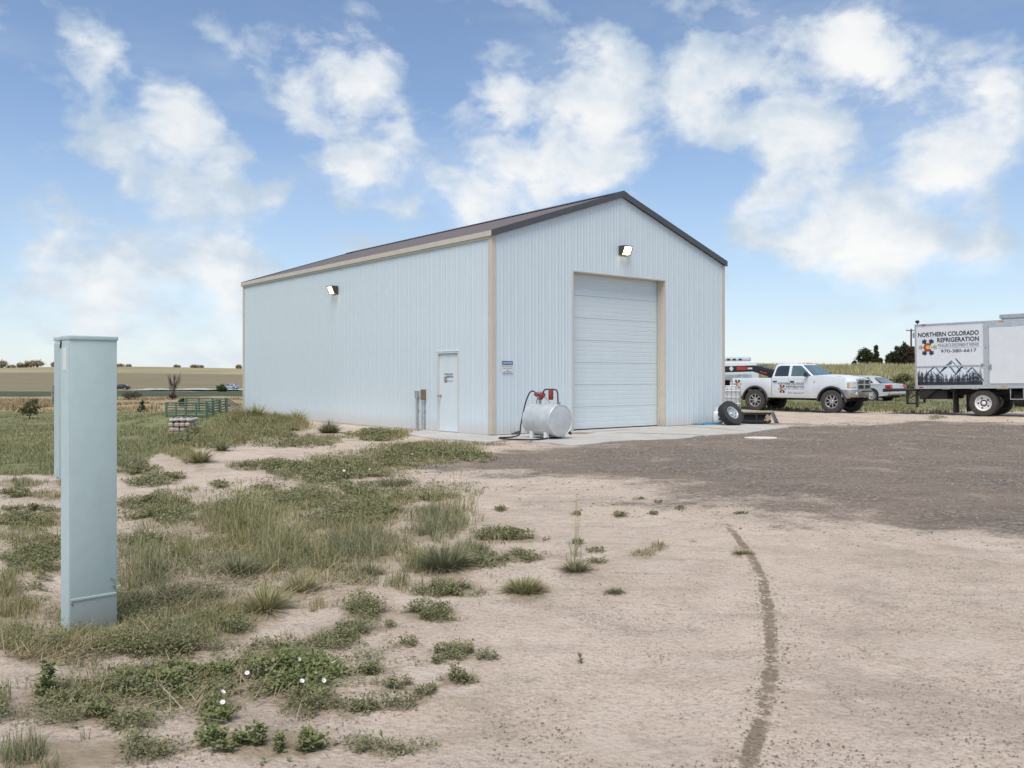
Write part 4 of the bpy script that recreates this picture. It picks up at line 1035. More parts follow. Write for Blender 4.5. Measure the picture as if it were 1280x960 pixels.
mb = MB(); mb.b2(-PWd/2-.005,PWd/2+.005,-.006,PDp+.001,PH-.024,PH); mb.build('cap', PEDP, ped, bevel=.004, seg=2)
mb = MB(); mb.b2(-PWd/2-.006,PWd/2+.006,PDp+.005,PDp+CD+.008,PH-.026,PH-.003); mb.build('cap', PEDP, ped, bevel=.004, seg=2)
mb = MB(); mb.box((-PWd/2-.006,PDp-.010,PH-.05),(.006,.010,.04),(.25,0,0)); mb.build('latch', DARK, ped, smooth=0)
mb = MB(); mb.b2(-PWd/2-.0055,-PWd/2-.003,.05,.105,PH-.20,PH-.07); mb.build('sticker', SIGNW, ped, smooth=0)
mb = MB(); mb.b2(-PWd/2+.004,PWd/2-.004,-.0065,.0,.18,.1965); mb.build('panel_lip', PEDP, ped, bevel=.003, seg=1)
mb = MB(); mb.cyl((PWd/2-.02,0,.235),(PWd/2-.02,-.02,.235),.004,8); mb.tube([(PWd/2-.04,-.006,.285),(PWd/2-.02,-.012,.275),(PWd/2-.018,-.012,.25),(PWd/2+.002,-.014,.245)],.0035,6); mb.build('hasp', STEEL, ped)
mb = MB(); mb.cbox((PWd/2+.002,-.016,.225),(.028,.014,.024),.003); mb.build('padlock', mat('brass',(.55,.52,.44),.4,.6,.2,30), ped, smooth=0)
mb = MB(); mb.cyl((-PWd/2+.012,0,.165),(-PWd/2+.012,-.006,.165),.005,8); mb.build('screw', RUSTB, ped)
mb = MB()
for z in (1.345, 1.395): mb.box((-PWd/2-.008,PDp+CD+.004,z),(.014,.014,.03))
mb.tube([(-PWd/2-.010,PDp+CD+.008,1.40),(-PWd/2-.012,PDp+CD+.018,1.375),(-PWd/2-.010,PDp+CD+.008,1.345)],.004,6); mb.cbox((-PWd/2-.010,PDp+CD+.012,1.322),(.016,.018,.03),.004); mb.build('latch', STEEL, cab_)
mb = MB(); mb.box((-PWd/2-.009,PDp+CD*.55,.90),(.004,.035,.06)); mb.build('embossed_tab', PEDP, cab_, smooth=0)
# ------------------------------------------------------------------ pickup truck
def arch(cx, cz, r, a0, a1, n=12): return [(cx+r*math.cos(a0+(a1-a0)*i/n), cz+r*math.sin(a0+(a1-a0)*i/n)) for i in range(n+1)]
def pickup(loc, rzz, label):
    t = empty('pickup_truck', loc, (0,0,rzz), label=label, cat='pickup truck')
    HWd = .97; ax, wr = 1.78, .475; ar = .60; zb = .60
    aF = math.asin((zb-wr)/ar)
    # lower body side profile, rear of cab to nose
    prof = [(-.98,zb)] + [(ax-ar*math.cos(aF),zb)] + arch(ax,wr,ar,PI-aF,aF) + [(2.39,.62),(2.39,1.455),(1.9,1.515),(1.3,1.555),(.92,1.56),(.80,1.50),(-.98,1.50)]
    mb = MB(); mb.prism(prof, -HWd, HWd)
    me = mb.mesh('body', WHT, 0)
    bm = bmesh.new(); bm.from_mesh(me)
    for v in bm.verts:                                      # nose narrows in plan, sides tuck in above the belt
        if v.co.z > 1.40: v.co.y *= .965
    es = [e for e in bm.edges if len(e.link_faces)==2 and e.calc_face_angle(0) > R(20)]
    bmesh.ops.bevel(bm, geom=es, offset=.035, segments=3, affect='EDGES', profile=.6, clamp_overlap=True)
    bm.to_mesh(me); bm.free(); me.polygons.foreach_set('use_smooth',[True]*len(me.polygons)); me.set_sharp_from_angle(angle=R(50)); me.update()
    body = link_mesh('body', me, t)
    NW = [(2.36,.958,1.458),(2.44,.945,1.448),(2.52,.905,1.432),(2.59,.845,1.41),(2.65,.76,1.385),(2.69,.66,1.355),(2.70,.60,1.33)]
    mb = MB(); rings = []                                  # swept-back nose
    for x, w, zt_ in NW: rings.append([(x,-w,.88),(x,-w,zt_-.09),(x,-w*.955,zt_-.02),(x,-w*.75,zt_+.004),(x,w*.75,zt_+.004),(x,w*.955,zt_-.02),(x,w,zt_-.09),(x,w,.88)])
    mb.loft(rings); mb.build('nose', WHT, body, smooth=50)
    def nose_patch(i0, i1, z0, z1, sy, m, name, par, off=.008):
        mb = MB(); a = []
        for x, w, _ in NW[i0:i1+1]: a += [(x+off*.5, sy*(w+off), z0), (x+off*.5, sy*(w+off), z1)]
        b = [(x-.03, y*.97, z) for x, y, z in a]; n = len(a)//2
        fs = []
        for k in range(n-1): fs += [(2*k,2*k+2,2*k+3,2*k+1), (2*n+2*k,2*n+2*k+1,2*n+2*k+3,2*n+2*k+2), (2*k+1,2*k+3,2*n+2*k+3,2*n+2*k+1), (2*k,2*n+2*k,2*n+2*k+2,2*k+2)]
        fs += [(0,1,2*n+1,2*n), (2*n-2,4*n-2,4*n-1,2*n-1)]
        mb.add(a+b, fs); return mb.build(name, m, par, smooth=40)
    mb = MB()                                              # power bulge of the hood
    rings = []
    for x, w, z in ((.95,.55,1.555),(1.4,.56,1.575),(2.0,.52,1.55),(2.45,.46,1.47),(2.62,.42,1.40)):
        rings.append([(x,-w-.12,z-.035),(x,-w,z+.012),(x,-w*.4,z+.028),(x,w*.4,z+.028),(x,w,z+.012),(x,w+.12,z-.035)])
    mb.loft(rings, False); mb.build('hood', WHT, body, smooth=60)
    # cargo bed
    zr = 1.455
    bp = [(-2.93,.72),(-2.93,zr),(-1.0,zr),(-1.0,zb)] + [(-ax+ar*math.cos(aF),zb)] + arch(-ax,wr,ar,aF,PI-aF) + [(-ax-ar*math.cos(aF)-.02,zb+.02)]
    mb = MB(); mb.prism(bp, -HWd, -HWd+.09); mb.prism(bp, HWd-.09, HWd); mb.b2(-2.85,-1.02,-HWd+.09,HWd-.09,.88,.95); mb.b2(-1.08,-1.01,-HWd+.09,HWd-.09,.95,zr)
    bed = mb.build('cargo_bed', WHT, t, smooth=40, bevel=.022, seg=2)
    mb = MB(); mb.b2(-2.95,-2.87,-HWd+.10,HWd-.10,.74,zr-.005); mb.build('tailgate', WHT, bed, bevel=.015)
    for sy in (-1,1): mb = MB(); mb.box((-2.935, sy*(HWd-.05), 1.18),(.04,.10,.36)); mb.build('tail_light', TAIL, bed, bevel=.01)
    # cab greenhouse
    def ring(x0, x1, w0, w1, z, c=.10):
        return [(x0+c,-w0,z),(x1-c,-w1,z),(x1,-w1+c,z),(x1+.03,0,z),(x1,w1-c,z),(x1-c,w1,z),(x0+c,w0,z),(x0,w0-c,z),(x0-.01,0,z),(x0,-w0+c,z)]
    zB, zT = 1.49, 2.06
    RB = ring(-1.0, 1.00, .93, .93, zB, .06); R1 = ring(-.90, .36, .765, .745, zT-.05, .09); R2 = ring(-.86, .28, .725, .70, zT, .12); R3 = ring(-.60, .0, .45, .45, zT+.035, .15)
    mb = MB(); mb.loft([RB,R1,R2,R3]); cabm = mb.build('cab', WHT, t, smooth=42)
    def side(sy, x, z, off=.006):
        u = (z-zB)/(zT-.05-zB); xa = -1.0+.10*u; xb = 1.0-.64*u; w = .93+(.765-.93)*u + ((.745-.765)*u)*((x-xa)/max(.01,xb-xa))
        return (x, sy*(w+off), z)
    def pane(sy, pts, name, m, off=.006):
        mb = MB(); a = [side(sy,*p,off) for p in pts]; b = [side(sy,*p,off-.012) for p in pts]; n = len(pts)
        mb.add(a+b, [tuple(range(n)), tuple(range(2*n-1,n-1,-1))]+[(i,(i+1)%n,n+(i+1)%n,n+i) for i in range(n)]); return mb.build(name, m, cabm, smooth=0)
    for sy in (-1,1):
        pane(sy, [(-.855,1.53),(-.20,1.53),(-.20,1.985),(-.62,1.985),(-.74,1.95),(-.80,1.85)], 'window', GLZ)
        pane(sy, [(-.07,1.53),(.85,1.53),(.84,1.56),(.36,1.965),(.30,1.985),(-.07,1.985)], 'window', GLZW if sy<0 else GLZ)
        pane(sy, [(-.185,1.50),(-.085,1.50),(-.085,2.0),(-.185,2.0)], 'door_pillar', WHT, .011)
    def ws(u, v, off=.008):                                # windshield plane: u across, v up
        x = .985+(.375-.985)*v; z = 1.545+(2.005-1.545)*v; w = .84+(.67-.84)*v; return (x+off*.6+.02*(1-u*u), u*w, z+off)
    mb = MB(); vs = [ws(u, v) for v in (0,.5,1) for u in (-1,-.5,0,.5,1)]; mb.add(vs, [(r*5+c,r*5+c+1,r*5+c+6,r*5+c+5) for r in range(2) for c in range(4)]); mb.build('windshield', GLZW, cabm, smooth=60)
    for u in (-.45,.3): mb = MB(); mb.tube([ws(u,.02,.02), ws(u+.4,.10,.022)], .008, 6); mb.build('wiper', BLK, cabm)
    mb = MB(); mb.box((.99,0,1.548),(.14,1.5,.02),(0,.25,0)); mb.build('cowl', BLK, t, smooth=0)
    mb = MB(); mb.add([(-.985,-.7,1.56),(-.985,.7,1.56),(-.905,.6,1.96),(-.905,.6-1.2,1.96)],[(0,1,2,3)]); mb.build('rear_window', GLZ, cabm, (-.012,0,0), smooth=0)
    for y in (-.62,-.31,0,.31,.62): mb = MB(); mb.cbox((.22-.10*abs(y), y, zT+.04-.055*abs(y)),(.12,.085,.055),.015); mb.build('clearance_light', AMB, cabm, smooth=0)
    # doors: proud skins with handles
    for sy in (-1,1):
        for x0, x1, nm in ((-.935,-.15,'rear'),(-.13,.88,'front')):
            P = [(x0+.12 if nm=='rear' else x0,.66),(x1-.02,.66),(x1,.72),(x1,1.47),(x0,1.47),(x0,.80)]
            mb = MB(); mb.prism(P, sy*(HWd-.02), sy*(HWd+.005)); d = mb.build('door', WHT, t, smooth=0, bevel=.006, seg=2)
            mb = MB(); mb.cbox((x0+.14, sy*(HWd+.025), 1.30),(.20,.045,.05),.012); mb.build('handle', BLK, d, smooth=0)
        mb = MB(); mb.b2(-.92,.86,min(sy*(HWd-.0),sy*(HWd+.012)),max(sy*(HWd-.0),sy*(HWd+.012)),.86,.885); mb.build('trim_strip', WHT, t, smooth=0)
        mb = MB(); mb.cbox((.70, sy*1.10, 1.60),(.10,.20,.20),.03,(0,0,sy*.15)); mb.box((.73, sy*1.0, 1.55),(.06,.12,.05)); mb.build('side_mirror', BLK, t, bevel=.01)
        mb = MB(); mb.box((1.02, sy*(HWd+.004), 1.30),(.03,.006,.05)); mb.build('badge', PLAS, t, smooth=0)
        for cx in (ax,-ax):                                # flares
            o_ = arch(cx,wr,ar+.055,PI+.02,-.02,18); i_ = arch(cx,wr,ar-.02,PI+.02,-.02,18); mb = MB(); n=len(o_)
            vs = [(x,sy*(HWd-.02),z) for x,z in o_]+[(x,sy*(HWd+.055),z) for x,z in [(cx+(x-cx)*.97, wr+(z-wr)*.97) for x,z in o_]]+[(x,sy*(HWd+.06),z) for x,z in i_]+[(x,sy*(HWd-.2),z) for x,z in i_]
            fs = [(k*n+i,k*n+i+1,(k+1)*n+i+1,(k+1)*n+i) for k in range(3) for i in range(n-1)]
            mb.add(vs, fs); mb.build('fender_flare', PLAS, t, smooth=50)
            mb = MB(); w_ = arch(cx,wr,ar-.01,PI,0,14); mb.add([(x,sy*(HWd-.05),z) for x,z in w_]+[(x,sy*.45,z) for x,z in w_]+[(cx+(x-cx)*.2,sy*.45,wr+(z-wr)*.2) for x,z in w_],[(k*15+i,k*15+i+1,(k+1)*15+i+1,(k+1)*15+i) for k in range(2) for i in range(14)]); mb.build('wheel_well', DARK, t, smooth=0)
        # front lamps
        hl = nose_patch(1, 5, 1.04, 1.265, sy, CHRD, 'headlight', t, .007); nose_patch(2, 5, 1.065, 1.245, sy, LENS, 'lens', hl, .012); nose_patch(1, 2, 1.065, 1.245, sy, AMB, 'turn_signal', hl, .0125)
        mb = MB(); mb.cyl((2.70,sy*.70,.80),(2.775,sy*.70,.80),.075,16); mb.build('fog_lamp', LENS, t)
    # grille with crossing bars
    mb = MB(); mb.b2(2.62,2.70,-.56,.56,.99,1.36); g = mb.build('grille', BLK, t, smooth=0, bevel=.01)
    mb = MB(); P = [(-.60,1.40),(.60,1.40),(.64,1.30),(.58,.97),(-.58,.97),(-.64,1.30)]
    n = len(P); ii = [(y*.92, 1.185+(z-1.185)*.84) for y, z in P]
    vs = [(2.64,*p) for p in P]+[(2.735,*p) for p in P]+[(2.74,*p) for p in ii]+[(2.69,*p) for p in ii]
    mb.add(vs, [(k*n+i,k*n+(i+1)%n,(k+1)*n+(i+1)%n,(k+1)*n+i) for k in range(3) for i in range(n)]); mb.build('grille_surround', CHR, g, smooth=0)
    mb = MB(); mb.b2(2.69,2.745,-.035,.035,1.0,1.37); mb.build('grille_bar', CHR, g, smooth=0); mb = MB(); mb.b2(2.69,2.74,-.57,.57,1.16,1.205); mb.build('grille_bar', CHR, g, smooth=0)
    mb = MB()
    for y in np.linspace(-.5,.5,11): mb.box((2.702,y,1.18),(.01,.008,.33))
    for z in (1.05,1.10,1.26,1.31): mb.box((2.703,0,z),(.01,1.05,.006))
    mb.build('grille_mesh', PLAS, g, smooth=0)
    mb = MB(); rings = []
    for y in (-1.0,-.96,-.86,-.7,-.4,0,.4,.7,.86,.96,1.0):
        x = 2.86-.36*(abs(y)/1.0)**3.2; e = .10 if abs(y)>.98 else 0
        rings.append([(x-.30+e*.1,y,.66),(x-.02-e,y,.66),(x+.02-e,y,.72),(x+.02-e,y,.90),(x-.02-e,y,.97),(x-.30+e*.1,y,.97)])
    mb.loft(rings); bump = mb.build('front_bumper', CHRD, t, smooth=45)
    mb = MB(); mb.b2(2.855,2.895,-.46,.46,.885,.935); mb.build('bumper_slot', BLK, bump, smooth=0)
    mb = MB(); mb.b2(2.885,2.90,.10,.42,.70,.83); mb.build('number_plate', SIGNW, bump, smooth=0)
    mb = MB(); mb.cbox((-2.98,0,.70),(.16,1.75,.17),.03); mb.build('rear_bumper', CHRD, t, smooth=0)
    # running gear
    mb = MB(); mb.b2(-2.85,2.5,-.50,-.38,.56,.70); mb.b2(-2.85,2.5,.38,.50,.56,.70); mb.cyl((ax,-.8,wr),(ax,.8,wr),.06,10); mb.cyl((-ax,-.8,wr),(-ax,.8,wr),.06,10)
    mb.lathe([(0,-.16),(.12,-.12),(.17,0),(.12,.12),(0,.16)],14,Matrix.Translation((-ax,0,wr))); mb.lathe([(0,-.14),(.1,-.1),(.15,0),(.1,.1),(0,.14)],14,Matrix.Translation((ax,-.25,wr)))
    mb.b2(-.9,.9,-.3,.3,.5,.75); mb.b2(1.2,2.4,-.42,.42,.58,.95); mb.b2(-.95,.8,-.93,.93,.56,.64); mb.tube([(2.3,-.5,.55),(2.35,.5,.52)],.03,8); mb.tube([(2.55,-.3,.62),(2.62,-.3,.56),(2.55,-.3,.5)],.03,8)
    mb.build('chassis', DARK, t, smooth=0)
    ty = tyre_mesh(wr,.31,.28,TYRE,30); rm = rim_spoke(.285,.31,CHR,DARK,8)
    for sx in (1,-1):
        for sy in (-1,1): wheel(t, (sx*ax, sy*.845, wr), ty, rm, .09, .31, -sy, rnd.random())
    # company print on the near doors
    yy = -HWd-.009
    for bd, w_, x_, z_, h_, m_ in (('NORTHERN COLORADO',1.22,-.66,1.165,.095,INK),('REFRIGERATION',.83,-.27,1.035,.095,INK),('TRAILER & EQUIPMENT REPAIR',.83,-.27,.955,.05,INKG),('970-380-6617',.74,-.18,.80-.03,.06,INKG)):
        text_mesh(bd, w_, m_, 'lettering', t, (x_,yy,z_), (PI/2,0,0), h_, .012 if m_ is INK else .004)
    logo(t, -.45, .98, .36, yy-.002); logo(t, -2.66, 1.18, .40, yy+.004)
    return t
A_ = at(944, 514, 39.2); pyaw = -R(46)
tr = pickup((0,0,0), pyaw, 'white lifted crew cab pickup truck with dark wheel flares and company lettering')
off = Matrix.Rotation(pyaw, 3, 'Z') @ Vector((-1.78,-.95,0)); tr.location = (A_.x-off.x, A_.y-off.y, -.055)

# ------------------------------------------------------------------ gooseneck trailer coupled in the pickup bed
q = tr.location
gn = empty('gooseneck_trailer', (q.x, q.y, -.055), (0,0,pyaw+R(-4)), label='black gooseneck trailer neck reaching into the bed of the pickup', cat='trailer')
mb = MB(); mb.prism([(-1.50,1.02),(-1.30,1.02),(-1.30,1.50),(-1.36,1.80),(-2.35,2.03),(-6.2,1.98),(-6.2,1.68),(-2.45,1.75),(-1.62,1.52)], -.22, .22); mb.build('neck', BLK, gn, bevel=.015)
mb = MB(); mb.cyl((-1.4,0,.96),(-1.4,0,1.2),.06,12); mb.build('coupler', STEEL, gn)
mb = MB(); mb.b2(-6.35,-6.05,-.9,.9,.9,2.0); mb.b2(-13.5,-6.0,-1.0,1.0,.82,.95); mb.build('deck', BLK, gn, smooth=0)
mb = MB(); mb.b2(-4.9,-3.0,-.55,.55,1.35,1.62); mb.build('tool_box', ALU, gn, bevel=.02)
mb = MB(); mb.b2(-5.3,-4.2,-.5,.5,1.05,1.38); mb.build('battery_tray', DARK, gn, smooth=0)
for x in (-5.95,): 
    for y in (-.75,.75): mb = MB(); mb.b2(x-.05,x+.05,y-.05,y+.05,.0,1.0); mb.box((x,y,.02),(.25,.25,.04)); mb.build('jack_leg', BLK, gn, smooth=0)
ty = tyre_mesh(.38,.22,.2,TYRE,24); rm = rim_disc(.2,.22,WHTP,DARK,8)
for x in (-11.2,-10.3):
    for sy in (-1,1): wheel(gn,(x,sy*1.08,.38),ty,rm,.06,.22,-sy)
for k in range(5): mb = MB(); mb.b2(-5.6+k*.25,-5.42+k*.25,-.226,-.222,1.78,1.90); mb.build('faded_decal', INKG, gn, smooth=0)
mb = MB(); mb.add([(-3.6+.13*math.cos(a),-.224,1.89+.13*math.sin(a)) for a in np.linspace(0,2*PI,4,endpoint=False)],[(0,1,2,3)]); mb.build('white_mark', SIGNW, gn, smooth=0)
mb = MB(); mb.b2(-3.3,-2.75,-.226,-.223,1.82,1.98); mb.build('red_decal', mat('red_decal',(.45,.05,.05),.5), gn, smooth=0)
mb = MB(); mb.b2(-2.70,-2.45,-.226,-.223,1.85,1.93); mb.build('white_decal', SIGNW, gn, smooth=0)
M = Matrix.Translation((-1.85,-.224,1.70)) @ Matrix.Rotation(R(14),4,'Y'); mb = MB(); mb.box((0,0,0),(.40,.004,.06),None,M); mb.build('red_decal', mat('red_decal',(.45,.05,.05),.5), gn, smooth=0)
mb = MB(); mb.cyl((-1.95,0,1.9),(-1.95,0,2.02),.09,12); mb.tube([(-2.2,.1,2.0),(-1.9,.12,2.08),(-1.6,.1,1.9)],.03,8); mb.build('release_handle', STEEL, gn)
# white camper trailer far behind
p = at(929, 490, 55); cp = empty('camper_trailer', (p.x-.4, p.y, float(ground_z(p.x,p.y))), (0,0,R(-14)), label='white camper trailer behind the black gooseneck, half hidden by the shop', cat='camper')
mb = MB(); mb.prism([(-3,.5),(1.15,.5),(1.30,.9),(1.25,1.85),(1.05,2.2),(-3,2.2)], -1.15, 1.15); mb.build('body', WHTB, cp, bevel=.06, seg=3)
mb = MB(); mb.cbox((-.15,0,2.34),(2.0,1.2,.28),.08); mb.build('roof_unit', mat('grey_shroud',(.42,.45,.48),.5), cp, bevel=.03)
mb = MB(); mb.b2(-2.2,-1.2,-1.16,-1.14,1.3,1.9); mb.build('window', GLZ, cp, smooth=0)
mb = MB(); mb.b2(-2.9,1.2,-1.158,-1.145,.95,1.02); mb.build('stripe', INKG, cp, smooth=0)
for k in range(3): mb = MB(); mb.b2(-.6+k*.35,-.4+k*.35,-.62,-.59,2.28,2.38); mb.build('vent', DARK, cp, smooth=0)
for x in (-1.4,-.6):
    for sy in (-1,1): wheel(cp,(x,sy*1.0,.36),ty,rm,.06,.22,-sy)
mb = MB(); mb.b2(-2.9,2.2,-.06,.06,.42,.5); mb.cyl((2.1,0,0),(2.1,0,.6),.04,8); mb.build('hitch', DARK, cp, smooth=0)

# ------------------------------------------------------------------ sedan
def sedan(loc, rzz, label, paint, group=None):
    t = empty('parked_car', loc, (0,0,rzz), label=label, cat='car', group=group)
    wr, ax = .32, 1.36; HWd = .88; ar=.39; zb=.28; aF=math.asin(max(-1,(zb-wr)/ar))
    P = [(-2.35,.42),(-2.2,zb+.02),(-ax-ar*math.cos(aF),zb)]+arch(-ax,wr,ar,PI-aF,aF)+[(ax-ar*math.cos(aF),zb)]+arch(ax,wr,ar,PI-aF,aF)+[(2.25,zb+.02),(2.38,.45),(2.34,.66),(2.1,.78),(1.1,.93),(.9,.96),(-1.55,1.0),(-2.3,.97),(-2.40,.85)]
    mb = MB(); mb.prism(P, -HWd, HWd); me = mb.mesh('body', paint, 0); bm = bmesh.new(); bm.from_mesh(me)
    for v in bm.verts:
        if v.co.z > .85: v.co.y *= .94
        if abs(v.co.x) > 2.0: v.co.y *= .93
    es=[e for e in bm.edges if len(e.link_faces)==2 and e.calc_face_angle(0)>R(22)]
    bmesh.ops.bevel(bm, geom=es, offset=.045, segments=3, affect='EDGES', clamp_overlap=True); bm.to_mesh(me); bm.free()
    me.polygons.foreach_set('use_smooth',[True]*len(me.polygons)); me.set_sharp_from_angle(angle=R(55)); body = link_mesh('body', me, t)
    def rg(x0,x1,w,z,c): return [(x0+c,-w,z),(x1-c,-w,z),(x1,-w+c,z),(x1+.04,0,z),(x1,w-c,z),(x1-c,w,z),(x0+c,w,z),(x0,w-c,z),(x0-.04,0,z),(x0,-w+c,z)]
    mb = MB(); mb.loft([rg(-1.75,1.0,.80,.95,.1),rg(-1.25,.42,.64,1.32,.12),rg(-1.05,.25,.58,1.39,.14),rg(-.7,-.1,.3,1.42,.1)]); c = mb.build('cabin', paint, t, smooth=45)
    for sy in (-1,1):
        for pts in ([(-1.42,1.0),(-.42,1.0),(-.42,1.31),(-1.06,1.31)],[(-.34,1.0),(.80,1.0),(.36,1.31),(-.34,1.31)]):
            mb = MB(); mb.add([(x, sy*(.80+(.64-.80)*(z-.95)/.37+.008), z) for x,z in pts],[(0,1,2,3)]); mb.build('window', GLZ, c, smooth=0)
        mb = MB(); mb.prism([(-2.42,.72),(-2.15,.70),(-2.10,.90),(-2.38,.93)], sy*.58, sy*.86); mb.build('tail_light', TAIL, t, bevel=.02)
        mb = MB(); mb.prism([(2.38,.60),(2.1,.66),(2.05,.74),(2.28,.72)], sy*.5, sy*.83); mb.build('headlight', LENS, t, bevel=.015)
        mb = MB(); mb.cbox((.72,sy*.93,1.0),(.1,.16,.1),.02); mb.build('side_mirror', paint, t)
        for x0,x1 in ((-1.0,-.40),(-.38,.75)):
            mb = MB(); mb.b2(x0,x1,min(sy*(HWd-.03),sy*(HWd+.004)),max(sy*(HWd-.03),sy*(HWd+.004)),.36,.86); d = mb.build('door', paint, t, bevel=.01); mb = MB(); mb.box((x0+.12,sy*(HWd+.012),.78),(.14,.02,.03)); mb.build('handle', paint, d, smooth=0)
    mb = MB(); mb.add([(-1.77,-.66,1.01),(-1.77,.66,1.01),(-1.30,.54,1.31),(-1.30,-.54,1.31)],[(0,1,2,3)],Matrix.Translation((-.035,0,.01))); mb.build('rear_window', mat('sky_glass',(.10,.15,.19),.05,0,.2,2,coat=.8), c, smooth=0)
    mb = MB(); mb.add([(1.02,-.68,1.0),(1.02,.68,1.0),(.48,.55,1.31),(.48,-.55,1.31)],[(0,1,2,3)],Matrix.Translation((.045,0,.01))); mb.build('windshield', GLZW, c, smooth=0)
    mb = MB(); mb.cbox((-2.36,0,.47),(.14,1.62,.24),.05); mb.build('rear_bumper', paint, t, bevel=.01); mb = MB(); mb.b2(-2.43,-2.41,-.26,.26,.60,.72); mb.build('number_plate', SIGNW, t, smooth=0)
    mb = MB(); mb.b2(-2.1,2.1,-.7,.7,.2,.4); mb.build('underbody', DARK, t, smooth=0)
    ty = tyre_mesh(wr,.2,.2,TYRE,22); rm = rim_spoke(.205,.2,ALU,DARK,7)
    for sx in (1,-1):
        for sy in (-1,1): wheel(t,(sx*ax,sy*.77,wr),ty,rm,.06,.2,-sy)
    return t
p = at(1111, 498.5, 47.5)
cy = R(180-52)
sc = sedan((0,0,0), cy, 'silver sedan with red tail lamp parked between the pickup and the box truck', SILVCAR)
off = Matrix.Rotation(cy,3,'Z') @ Vector((-2.3,.80,0)); sc.location = (p.x-off.x, p.y-off.y, float(ground_z(p.x,p.y))-.02)

# ------------------------------------------------------------------ box truck
bt_yaw = -R(43)
p = at(1145.5, 502, 34.4)
bt = empty('box_truck', (p.x, p.y, -.05), (0, R(-.9), bt_yaw), label='white box truck with company lettering, mountain picture and sliding side door', cat='truck')
# local: x forward along the near (right) side from the rear corner, y into the box, z up
BL, BW, Z0, Z1 = 6.1, 2.35, 1.12, 3.50
mb = MB(); mb.b2(0,BL,0,BW,Z0,Z1); box = mb.build('cargo_box', WHTB, bt, smooth=0, bevel=.01, seg=1)
mb = MB(); mb.b2(-.012,BL+.012,-.02,BW+.02,Z1-.03,Z1+.035); mb.build('top_rail', ALU, box, smooth=0, bevel=.006, seg=1)
mb = MB(); mb.b2(-.012,BL+.012,-.018,BW+.018,Z0-.10,Z0+.03); mb.build('bottom_rail', ALU, box, smooth=0, bevel=.006, seg=1)
mb = MB(); mb.b2(-.014,.05,-.016,.05,Z0+.03,Z1-.03); mb.build('corner_post', ALU, box, smooth=0); mb = MB(); mb.b2(-.014,.05,BW-.05,BW+.016,Z0+.03,Z1-.03); mb.build('corner_post', ALU, box, smooth=0)
DX = 2.50
mb = MB(); mb.b2(.06,DX-.15,-.022,-.002,1.86,1.915); mb.build('rub_rail', ALU, box, smooth=0, bevel=.005, seg=1)
mb = MB(); mb.cbox((DX-.12,-.03,1.90),(.07,.05,.11),.01); mb.build('latch_block', STEEL, box, smooth=0)
mb = MB(); mb.b2(DX-.07,DX+.10,-.02,-.002,Z0+.03,Z1-.04); mb.build('door_post', ALU, box, smooth=0, bevel=.004, seg=1)
mb = MB(); mb.b2(DX+.101,BL-.1,-.03,-.002,Z1-.22,Z1-.035); mb.build('door_track', ALU, box, smooth=0, bevel=.01, seg=1)
mb = MB(); mb.b2(DX+.13,5.0,-.05,-.004,Z0+.08,Z1-.235); sd_ = mb.build('side_door', WHTB, box, smooth=0, bevel=.008, seg=1)
mb = MB(); mb.box((DX+.18,-.06,1.82),(.05,.03,.20)); mb.box((DX+.12,-.035,1.80),(.05,.03,.12)); mb.build('handle', STEEL, sd_, smooth=0)
mb = MB(); mb.cyl((DX-.0,-.03,2.55),(DX+.02,-.05,2.55),.02,10); mb.build('lock', STEEL, box)
mb = MB(); mb.b2(.12,.28,-.026,-.018,Z0-.06,Z0-.02); mb.build('marker_light', TAIL, box, smooth=0); mb = MB(); mb.b2(3.0,3.2,-.028,-.018,Z0-.06,Z0-.01); mb.build('marker_light', AMB, box, smooth=0)
for x,m_ in ((.25,TAIL),(2.95,AMB)): mb = MB(); mb.b2(x,x+.16,-.03,-.021,Z1-.02,Z1+.02); mb.build('marker_light', m_, box, smooth=0)
mb = MB(); mb.cyl((.08,.05,Z1+.03),(.08,.05,Z1+.09),.02,8); mb.cbox((.08,.04,Z1+.14),(.13,.12,.11),.02); mb.build('work_light', BLK, box, smooth=0)
mb = MB(); mb.b2(3.0,5.6,.15,1.6,Z1+.036,Z1+.09); mb.b2(2.95,5.7,.10,1.7,Z1+.09,Z1+.24); mb.build('roof_rack', GALV, box, smooth=0, bevel=.015)
# print
ty_ = -.004
for bd, w_, x_, z_, h_, m_, b_ in (('NORTHERN COLORADO',2.17,.11,3.03,.175,INK,.028),('REFRIGERATION',1.47,.81,2.80,.175,INK,.028),('TRAILER & EQUIPMENT REPAIR',1.45,.83,2.605,.115,INKG,.012),('970-380-6617',1.25,.94,2.40,.12,INK,.008)):
    text_mesh(bd, w_, m_, 'lettering', box, (x_,ty_,z_), (PI/2,0,0), h_, b_)
mb = MB(); mb.add([(.81,ty_-.002,2.735),(2.28,ty_-.002,2.735),(2.28,ty_-.002,2.745),(.81,ty_-.002,2.745),(.81,ty_-.002,2.575),(2.28,ty_-.002,2.575),(2.28,ty_-.002,2.585),(.81,ty_-.002,2.585)],[(0,1,2,3),(4,5,6,7)]); mb.build('ruled_line', INKG, box, smooth=0)
logo(box, .47, 2.63, .64, ty_-.001)
